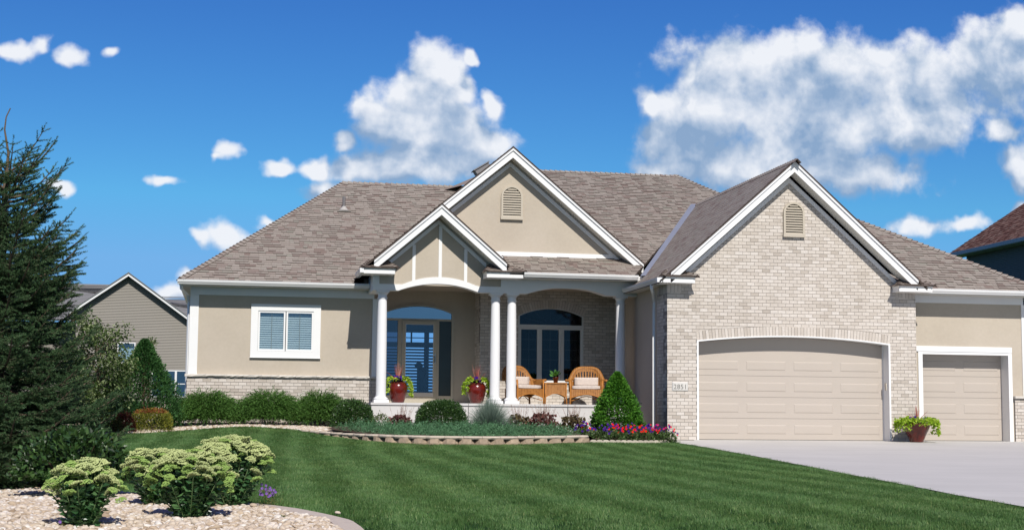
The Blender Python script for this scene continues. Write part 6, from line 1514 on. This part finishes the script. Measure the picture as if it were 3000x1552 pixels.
def rock_fill(name, poly, dens, r0, r1, ylim, excl=()):
    a = np.array(poly); x0, y0 = a.min(0); x1, y1 = a.max(0); y0 = max(y0, ylim[0]); y1 = min(y1, ylim[1]); n = int((x1 - x0) * (y1 - y0) * dens)
    X = rng.uniform(x0, x1, n); Y = rng.uniform(y0, y1, n); Z = G(X, Y); k = in_poly(X, Y, poly) & in_view(X, Y, Z, 60, 60); X, Y, Z = X[k], Y[k], Z[k]; n = len(X)
    s = rng.uniform(r0, r1, n) * np.where(rng.random(n) < 0.06, 1.4, 1.0); print(name, n)
    return scatter(name, np.stack([X, Y, Z + s * 0.35 + rng.random(n) * 0.018], 1), np.stack([rng.uniform(-.5, .5, n), rng.uniform(-.5, .5, n), rng.uniform(0, 6.28, n)], 1), np.stack([s, s, s], 1), rng.integers(0, 8, n), rv_)
rock_fill('river_rock', [(0.88, 8.0), (0.81, 10.9), (0.77, 11.35), (0.64, 11.7), (0.45, 12.2), (0.27, 12.6), (0.11, 13.15), (-0.19, 13.8), (-0.55, 14.4), (-0.86, 14.9), (-1.2, 15.6), (-1.61, 16.3), (-2.2, 17.6), (-3.2, 18.4), (-6, 18.6), (-6, 8.0)], 2100, 0.012, 0.030, (9.8, 18.6))
rock_fill('gravel', hb_out, 850, 0.022, 0.042, (32, 62))
# stray stones lying on the strip and lawn edge
for x, y, s, lab in ((0.86, 11.75, 0.022, 'lone tan pebble lying on the concrete strip'), (0.22, 12.45, 0.03, 'white stone at the upper end of the concrete strip')):
    o = link(bpy.data.objects.new('pebble', rv_[1])); o.location = (x, y, g(x, y) + 0.05); o.scale = (s, s, s); tag(o, lab, 'stone')

# ================= flower pots =================
def m_glaze():
    m, nt = nt_new('red_glazed_ceramic'); B = N(nt); pos = B.n('ShaderNodeTexCoord').outputs['Object']
    nz = B.n('ShaderNodeTexNoise', {'Vector': pos, 'Scale': 5.0, 'Detail': 4.0}).outputs[0]
    col = B.ramp(nz, [(0.3, (0.060, 0.006, 0.005)), (0.55, (0.115, 0.008, 0.005)), (0.8, (0.17, 0.016, 0.008))])
    p = B.n('ShaderNodeBsdfPrincipled', {'Base Color': col, 'Roughness': 0.22, 'Specular IOR Level': 0.5, 'Coat Weight': 0.3}); B.n('ShaderNodeOutputMaterial', {0: p.outputs[0]}); return m
M_pot = m_glaze()
M_lime = leafmat('lime_potato_vine_leaf', (0.20, 0.34, 0.02), (0.33, 0.48, 0.035), (0.46, 0.58, 0.09), trans=0.3, rough=0.45, tcol=(1.1, 1.2, 0.4))
M_spike = leafmat('red_spike_leaf', (0.22, 0.05, 0.045), (0.34, 0.11, 0.09), (0.45, 0.22, 0.17), trans=0.2, tcol=(1.4, 0.7, 0.6))
M_plum = leafmat('dark_plum_leaf', (0.015, 0.008, 0.02), (0.04, 0.02, 0.05))
def pot(label, loc, prof, rim, rimz, vine, spikes, fl, group, sh=0.5):
    o = empty('flower_pot', loc, label, 'flower pot', group); mb = MB()
    inner_ = [(rim - 0.03, rimz - 0.0), (rim - 0.045, rimz - 0.05), (0.0, rimz - 0.06)]
    mb.lathe(prof + inner_, seg=32); v = mb.build('pot', M_pot, o); smooth_by_angle(v, 50)
    P, D = [], []
    for a0, a1, n, down, out_ in vine:
        for i in range(n):
            a = rnd.uniform(a0, a1); t = rnd.random(); q = rim * (0.6 + 0.5 * min(t * 2, 1)) + out_ * min(t * 1.7, 1) * rnd.uniform(0.75, 1.05); z = rimz + 0.10 - down * max(t - 0.25, 0) ** 1.15 * 1.25 + rnd.uniform(-.02, .05)
            P.append((math.cos(a) * q, math.sin(a) * q, z)); D.append((math.cos(a) * 0.5 + rnd.uniform(-.35, .35), math.sin(a) * 0.5 + rnd.uniform(-.5, .2), rnd.uniform(-0.7, 0.4)))
    P = np.array(P); D = unit(np.array(D)); V, F = kites(P, D, rng.uniform(0.05, 0.085, len(P)), rng.uniform(0.045, 0.065, len(P)), nrm_up=1.0); np_mesh('vine', V, F, M_lime, o)
    P = rdir(240) * rim * 0.75 * rng.random((240, 1)); P[:, 2] = rimz + np.abs(P[:, 2]) * 0.5; V, F = kites(P, rdir(240, 0.5), 0.06, 0.035); np_mesh('filler_leaves', V, F, M_plum if fl > 6 else M_petleaf, o)
    for k in range(spikes):
        a = 2.4 * k + rnd.uniform(-.3, .3); ti = rnd.uniform(0.05, 0.95) if k > 4 else rnd.uniform(.02, .3); L = sh * rnd.uniform(0.75, 1.1); d = Vector((math.cos(a) * math.sin(ti), math.sin(a) * math.sin(ti), math.cos(ti))); s = Vector((0, 0, rimz + 0.02)); side = d.cross(Vector((0.2, 1, 0.1))).normalized(); mb = MB(); pv_ = []
        for i in range(5):
            t = i / 4; c = s + d * L * t + Vector((0, 0, -0.15 * math.sin(ti) * L * t * t)); w = 0.013 * (1 - t * 0.85); pv_ += [tuple(c - side * w), tuple(c + side * w)]
        mb.add(pv_, [(2 * i, 2 * i + 1, 2 * i + 3, 2 * i + 2) for i in range(4)]); mb.build('spike_leaf', M_spike, o)
    for k in range(fl):
        a = rnd.uniform(PI, 2 * PI) if k % 3 else rnd.uniform(0, PI); q = rim * rnd.uniform(0.3, 0.98); put_flower(o, FM['red' if k % 3 == 0 else 'purple'], (math.cos(a) * q, math.sin(a) * q, rimz + rnd.uniform(0.04, 0.16)), (math.cos(a) * .4, -1, 0.5), rnd.uniform(1.0, 1.45))
    return o
urn = [(0.15, 0.0), (0.16, 0.01), (0.19, 0.10), (0.225, 0.22), (0.25, 0.34), (0.245, 0.43), (0.215, 0.50), (0.20, 0.515), (0.205, 0.53), (0.19, 0.54)]
side_v = [(-0.8, 0.75, 260, 0.50, 0.14), (PI - 0.75, PI + 0.8, 230, 0.42, 0.13), (PI, 2 * PI, 26, 0.10, 0.02)]
pot('tall red glazed urn with lime vine beside the left porch column', (4.33, 38.62, 0.861), urn, 0.20, 0.53, side_v, 13, 14, 'red glazed urns on the porch')
pot('tall red glazed urn with lime vine left of the paired porch columns', (6.42, 38.62, 0.861), urn, 0.20, 0.53, side_v, 15, 14, 'red glazed urns on the porch')
bowl = [(0.155, 0.0), (0.165, 0.01), (0.20, 0.10), (0.265, 0.24), (0.32, 0.36), (0.345, 0.43), (0.35, 0.455), (0.335, 0.465)]
pot('wide red glazed bowl pot overflowing with lime vine between the two garage doors', (16.86, 34.45, g(16.86, 34.45) + 0.022), bowl, 0.335, 0.455, [(0, 2 * PI, 520, 0.14, 0.15), (PI, 2 * PI, 240, 0.16, 0.10), (-0.8, 0.5, 260, 0.42, 0.17), (PI - 0.3, PI + 0.9, 200, 0.32, 0.14)], 16, 6, None, 0.42)

# ================= wicker furniture =================
def m_wicker():
    m, nt = nt_new('honey_wicker'); B = N(nt); pos = B.n('ShaderNodeTexCoord').outputs['Object']
    w1 = B.n('ShaderNodeTexWave', {'Vector': pos, 'Scale': 11.0, 'Distortion': 2.5, 'Detail': 1.0}, wave_type='BANDS', bands_direction='Z').outputs[1]
    w2 = B.n('ShaderNodeTexWave', {'Vector': pos, 'Scale': 8.0, 'Distortion': 1.5}, wave_type='BANDS', bands_direction='X').outputs[1]
    f = B.m('MULTIPLY', B.m('MULTIPLY_ADD', w1, 0.6, 0.4), B.m('MULTIPLY_ADD', w2, 0.5, 0.5))
    nz = B.n('ShaderNodeTexNoise', {'Vector': pos, 'Scale': 14.0, 'Detail': 3.0}).outputs[0]
    col = B.ramp(B.m('ADD', B.m('MULTIPLY', f, 0.6), B.m('MULTIPLY', nz, 0.4)), [(0.2, (0.07, 0.02, 0.004)), (0.45, (0.30, 0.115, 0.022)), (0.8, (0.52, 0.24, 0.055))])
    bn = B.n('ShaderNodeBump', {'Strength': 0.9, 'Distance': 0.01, 'Height': f}).outputs[0]
    p = B.n('ShaderNodeBsdfPrincipled', {'Base Color': col, 'Roughness': 0.55, 'Normal': bn}); B.n('ShaderNodeOutputMaterial', {0: p.outputs[0]}); return m
M_wick = m_wicker(); M_wickd = mat('honey_cane', (0.42, 0.17, 0.035), 0.5, nscale=20, nvar=0.25)
M_cush = mat('striped_cream_cushion', (0.60, 0.52, 0.47), 0.9, nscale=22, nvar=0.25, bump=0.6, bscale=18)
def chair(label, loc, rz):
    o = empty('wicker_armchair', loc, label, 'armchair', 'wicker armchairs on the porch', rz); o.scale = (1.28, 1.12, 1.03)
    # plan: seat in front (-y), back curves round +y. half width 0.33, seat height 0.43
    def shell(t):                                     # t 0..1 from the left arm front round the back to the right arm front
        a = PI * (1.0 - t); x = 0.36 * math.cos(a); y = 0.30 * math.sin(a) ** 0.8 if math.sin(a) > 0 else 0
        if t < 0.12: y = -0.22 + (y + 0.22) * (t / 0.12); x = -0.35
        if t > 0.88: y = -0.22 + (y + 0.22) * ((1 - t) / 0.12); x = 0.35
        top = 0.64 + 0.34 * math.exp(-((t - 0.5) / 0.24) ** 4); return x, y, top
    n = 44; mb = MB(); vs = []
    for i in range(n + 1):
        x, y, top = shell(i / n); nv = Vector((x, y, 0)).normalized() if abs(x) + abs(y) > 0 else Vector((0, 1, 0))
        for j, zz in enumerate((0.34, 0.5, 0.62, top - 0.10 if top > 0.75 else top - 0.03, top)):
            fl = 0.0 + 0.07 * max(zz - 0.45, 0) / 0.5; vs.append((x + nv.x * fl, y + nv.y * fl, zz))
    fs = [(5 * i + j, 5 * i + 5 + j, 5 * i + 6 + j, 5 * i + 1 + j) for i in range(n) for j in range(4) if not (j == 2 and i % 2 == 0 and 8 < i < 36) and not (j == 1 and i % 4 == 1 and 10 < i < 34)]
    fs2 = [f[::-1] for f in fs]; mb.add(vs, fs); me_o = mb.build('backrest', M_wick, o); sm = me_o.modifiers.new('thick', 'SOLIDIFY'); sm.thickness = 0.018
    rim = MB(); pts, rs = [], []
    for i in range(n + 1):
        x, y, top = shell(i / n); nv = Vector((x, y, 0)).normalized(); fl = 0.03 + 0.07 * max(top - 0.45, 0) / 0.5; pts.append((x + nv.x * (fl + 0.015), y + nv.y * (fl + 0.015), top - 0.012)); rs.append(0.036 + 0.018 * math.exp(-((i / n - 0.5) / 0.3) ** 4))
    rim.tube(pts, rs, 10); rim.build('rolled_rim', M_wick, o, True)
    st = MB(); st.box(-0.31, 0.31, -0.30, 0.24, 0.37, 0.40); st.build('seat', M_wick, o)
    # apron with arched lower edge on front and sides
    for (p0, p1) in (((-0.33, -0.31), (0.33, -0.31)), ((-0.33, -0.31), (-0.31, 0.22)), ((0.33, -0.31), (0.31, 0.22)), ((-0.31, 0.22), (0.31, 0.22))):
        ap = MB(); vs = []; m_ = 14
        for i in range(m_ + 1):
            t = i / m_; x = p0[0] + (p1[0] - p0[0]) * t; y = p0[1] + (p1[1] - p0[1]) * t; lo = 0.17 + 0.10 * math.sin(PI * t); vs += [(x, y, lo), (x, y, 0.40)]
        ap.add(vs, [(2 * i, 2 * i + 2, 2 * i + 3, 2 * i + 1) for i in range(m_)]); a_o = ap.build('apron', M_wick, o); sm = a_o.modifiers.new('thick', 'SOLIDIFY'); sm.thickness = 0.02
        rl = MB(); rl.tube([vs[2 * i] for i in range(m_ + 1)], 0.013, 6); rl.build('apron_edge', M_wickd, o)
    for x, y in ((-0.33, -0.31), (0.33, -0.31), (-0.30, 0.22), (0.30, 0.22)):
        l = MB(); l.tube([(x * 1.02, y * 1.03, 0.0), (x, y, 0.2), (x, y, 0.42), (x * 1.03, y * 0.95, 0.63)] if y < 0 else [(x * 1.05, y * 1.08, 0), (x, y, 0.2), (x, y, 0.4)], [0.022, 0.018, 0.018, 0.022] if y < 0 else [0.022, 0.018, 0.018], 8); l.build('leg', M_wickd, o, True)
    for sx in (-1, 1):                                 # bowed braces under the seat
        b = MB(); b.tube([(sx * 0.31, -0.29, 0.10), (sx * 0.1, -0.1, 0.2), (0, 0, 0.22), (-sx * 0.1, 0.08, 0.2), (-sx * 0.29, 0.21, 0.10)], 0.01, 6); b.build('brace', M_wickd, o)
    for (x0, x1, y0, y1, z0, z1, nm) in ((-0.29, 0.29, -0.28, 0.20, 0.40, 0.50, 'seat_cushion'), (-0.25, 0.25, 0.14, 0.24, 0.50, 0.72, 'back_cushion')):
        bm = bmesh.new(); bmesh.ops.create_cube(bm, size=1.0); bmesh.ops.subdivide_edges(bm, edges=bm.edges[:], cuts=5, use_grid_fill=True)
        for v in bm.verts:
            c = v.co; puff = 1 + 0.10 * math.cos(c.x * 16) * math.cos(c.y * 16); k = 1 - 0.30 * (abs(c.x * 2) ** 6 + abs(c.y * 2) ** 6) / 2 if nm == 'seat_cushion' else 1 - 0.3 * (abs(c.x * 2) ** 6 + abs(c.z * 2) ** 6) / 2
            v.co = Vector(((x0 + x1) / 2 + c.x * (x1 - x0), (y0 + y1) / 2 + c.y * (y1 - y0) * (k if nm != 'seat_cushion' else 1), (z0 + z1) / 2 + c.z * (z1 - z0) * (k * puff if nm == 'seat_cushion' else 1)))
        me = bpy.data.meshes.new(nm); bm.to_mesh(me); bm.free(); me.polygons.foreach_set('use_smooth', [True] * len(me.polygons)); new_obj(nm, me, M_cush, o)
    return o
chair('honey wicker armchair with cushion turned towards the side table, nearest the paired columns', (7.72, 38.85, 0.861), math.radians(24))
chair('honey wicker armchair with cushion facing the street, nearest the cone arborvitae', (9.46, 38.85, 0.861), math.radians(-14))
tb = empty('wicker_table', (8.60, 38.85, 0.861), 'small square honey wicker side table between the two armchairs', 'table', None, math.radians(-8))
m_ = MB(); m_.box(-0.30, 0.30, -0.27, 0.27, 0.55, 0.585); m_.build('tabletop', M_wick, tb)
for (p0, p1) in (((-0.27, -0.25), (0.27, -0.25)), ((-0.27, 0.25), (0.27, 0.25)), ((-0.27, -0.25), (-0.27, 0.25)), ((0.27, -0.25), (0.27, 0.25))):
    ap = MB(); vs = []
    for i in range(13):
        t = i / 12; x = p0[0] + (p1[0] - p0[0]) * t; y = p0[1] + (p1[1] - p0[1]) * t; vs += [(x, y, 0.20 + 0.10 * math.sin(PI * t)), (x, y, 0.55)]
    ap.add(vs, [(2 * i, 2 * i + 2, 2 * i + 3, 2 * i + 1) for i in range(12)]); a_o = ap.build('apron', M_wick, tb); sm = a_o.modifiers.new('thick', 'SOLIDIFY'); sm.thickness = 0.018
    rl = MB(); rl.tube([vs[2 * i] for i in range(13)], 0.012, 6); rl.build('apron_edge', M_wickd, tb)
for x in (-0.275, 0.275):
    for y in (-0.255, 0.255): l = MB(); l.tube([(x * 1.06, y * 1.06, 0), (x, y, 0.2), (x, y, 0.56)], [0.02, 0.016, 0.018], 8); l.build('leg', M_wickd, tb, True)
pp = empty('houseplant', (8.60, 38.80, 0.861 + 0.587), 'small leafy green plant in a red pot standing on the wicker table', 'potted plant')
m_ = MB(); m_.lathe([(0.055, 0), (0.075, 0.12), (0.085, 0.125), (0.085, 0.15), (0.07, 0.15), (0.0, 0.14)], seg=18); m_.build('pot', M_pot, pp, True)
P = np.zeros((26, 3)); P[:, 2] = 0.14; a = rng.uniform(0, 6.28, 26); ti = rng.uniform(0.3, 1.2, 26); D = np.stack([np.cos(a) * np.sin(ti), np.sin(a) * np.sin(ti), np.cos(ti)], 1); V, F = kites(P + D * 0.06, D, rng.uniform(0.12, 0.2, 26), 0.075, wide=0.6, fold=0.3); np_mesh('leaves', V, F, leafmat('bright_houseplant_leaf', (0.05, 0.16, 0.03), (0.09, 0.25, 0.05), trans=0.25), pp)
# utility riser at the left corner
ut = empty('utility_pipe', (-1.42, 40.2, g(-1.42, 40.2)), 'curved grey utility pipe standing beside the left corner of the house', 'pipe')
m_ = MB(); m_.tube([(0.14, 0, 0.0), (0.14, 0, 0.62), (0.11, 0, 0.72), (0.03, 0, 0.75), (-0.03, 0, 0.70), (-0.05, 0, 0.55), (-0.05, 0, 0.0)], 0.022, 8); m_.build('riser', mat('pale_grey_pipe', (0.45, 0.46, 0.47), 0.5), ut, True)
m_ = MB(); m_.lathe([(0.0, 0.70), (0.05, 0.70), (0.055, 0.76), (0.03, 0.80), (0.0, 0.80)], -0.13, 0, 0, 12); m_.box(-0.14, -0.12, -0.01, 0.01, 0, 0.7); m_.build('meter_head', mat('dark_meter', (0.06, 0.065, 0.07), 0.5), ut)
# labels for the edging stones, counted along the row
ords = ['first', 'second', 'third', 'fourth', 'fifth', 'sixth', 'seventh', 'eighth', 'ninth', 'tenth', 'eleventh', 'twelfth', 'thirteenth', 'fourteenth', 'fifteenth', 'sixteenth', 'seventeenth']
for i, e in enumerate(sorted([o for o in COL.objects if o.name.startswith('edging_stone')], key=lambda o: o.location.x)):
    e['label'] = 'cream scalloped edging stone, %s from the left in the row below the petunias' % ords[i]
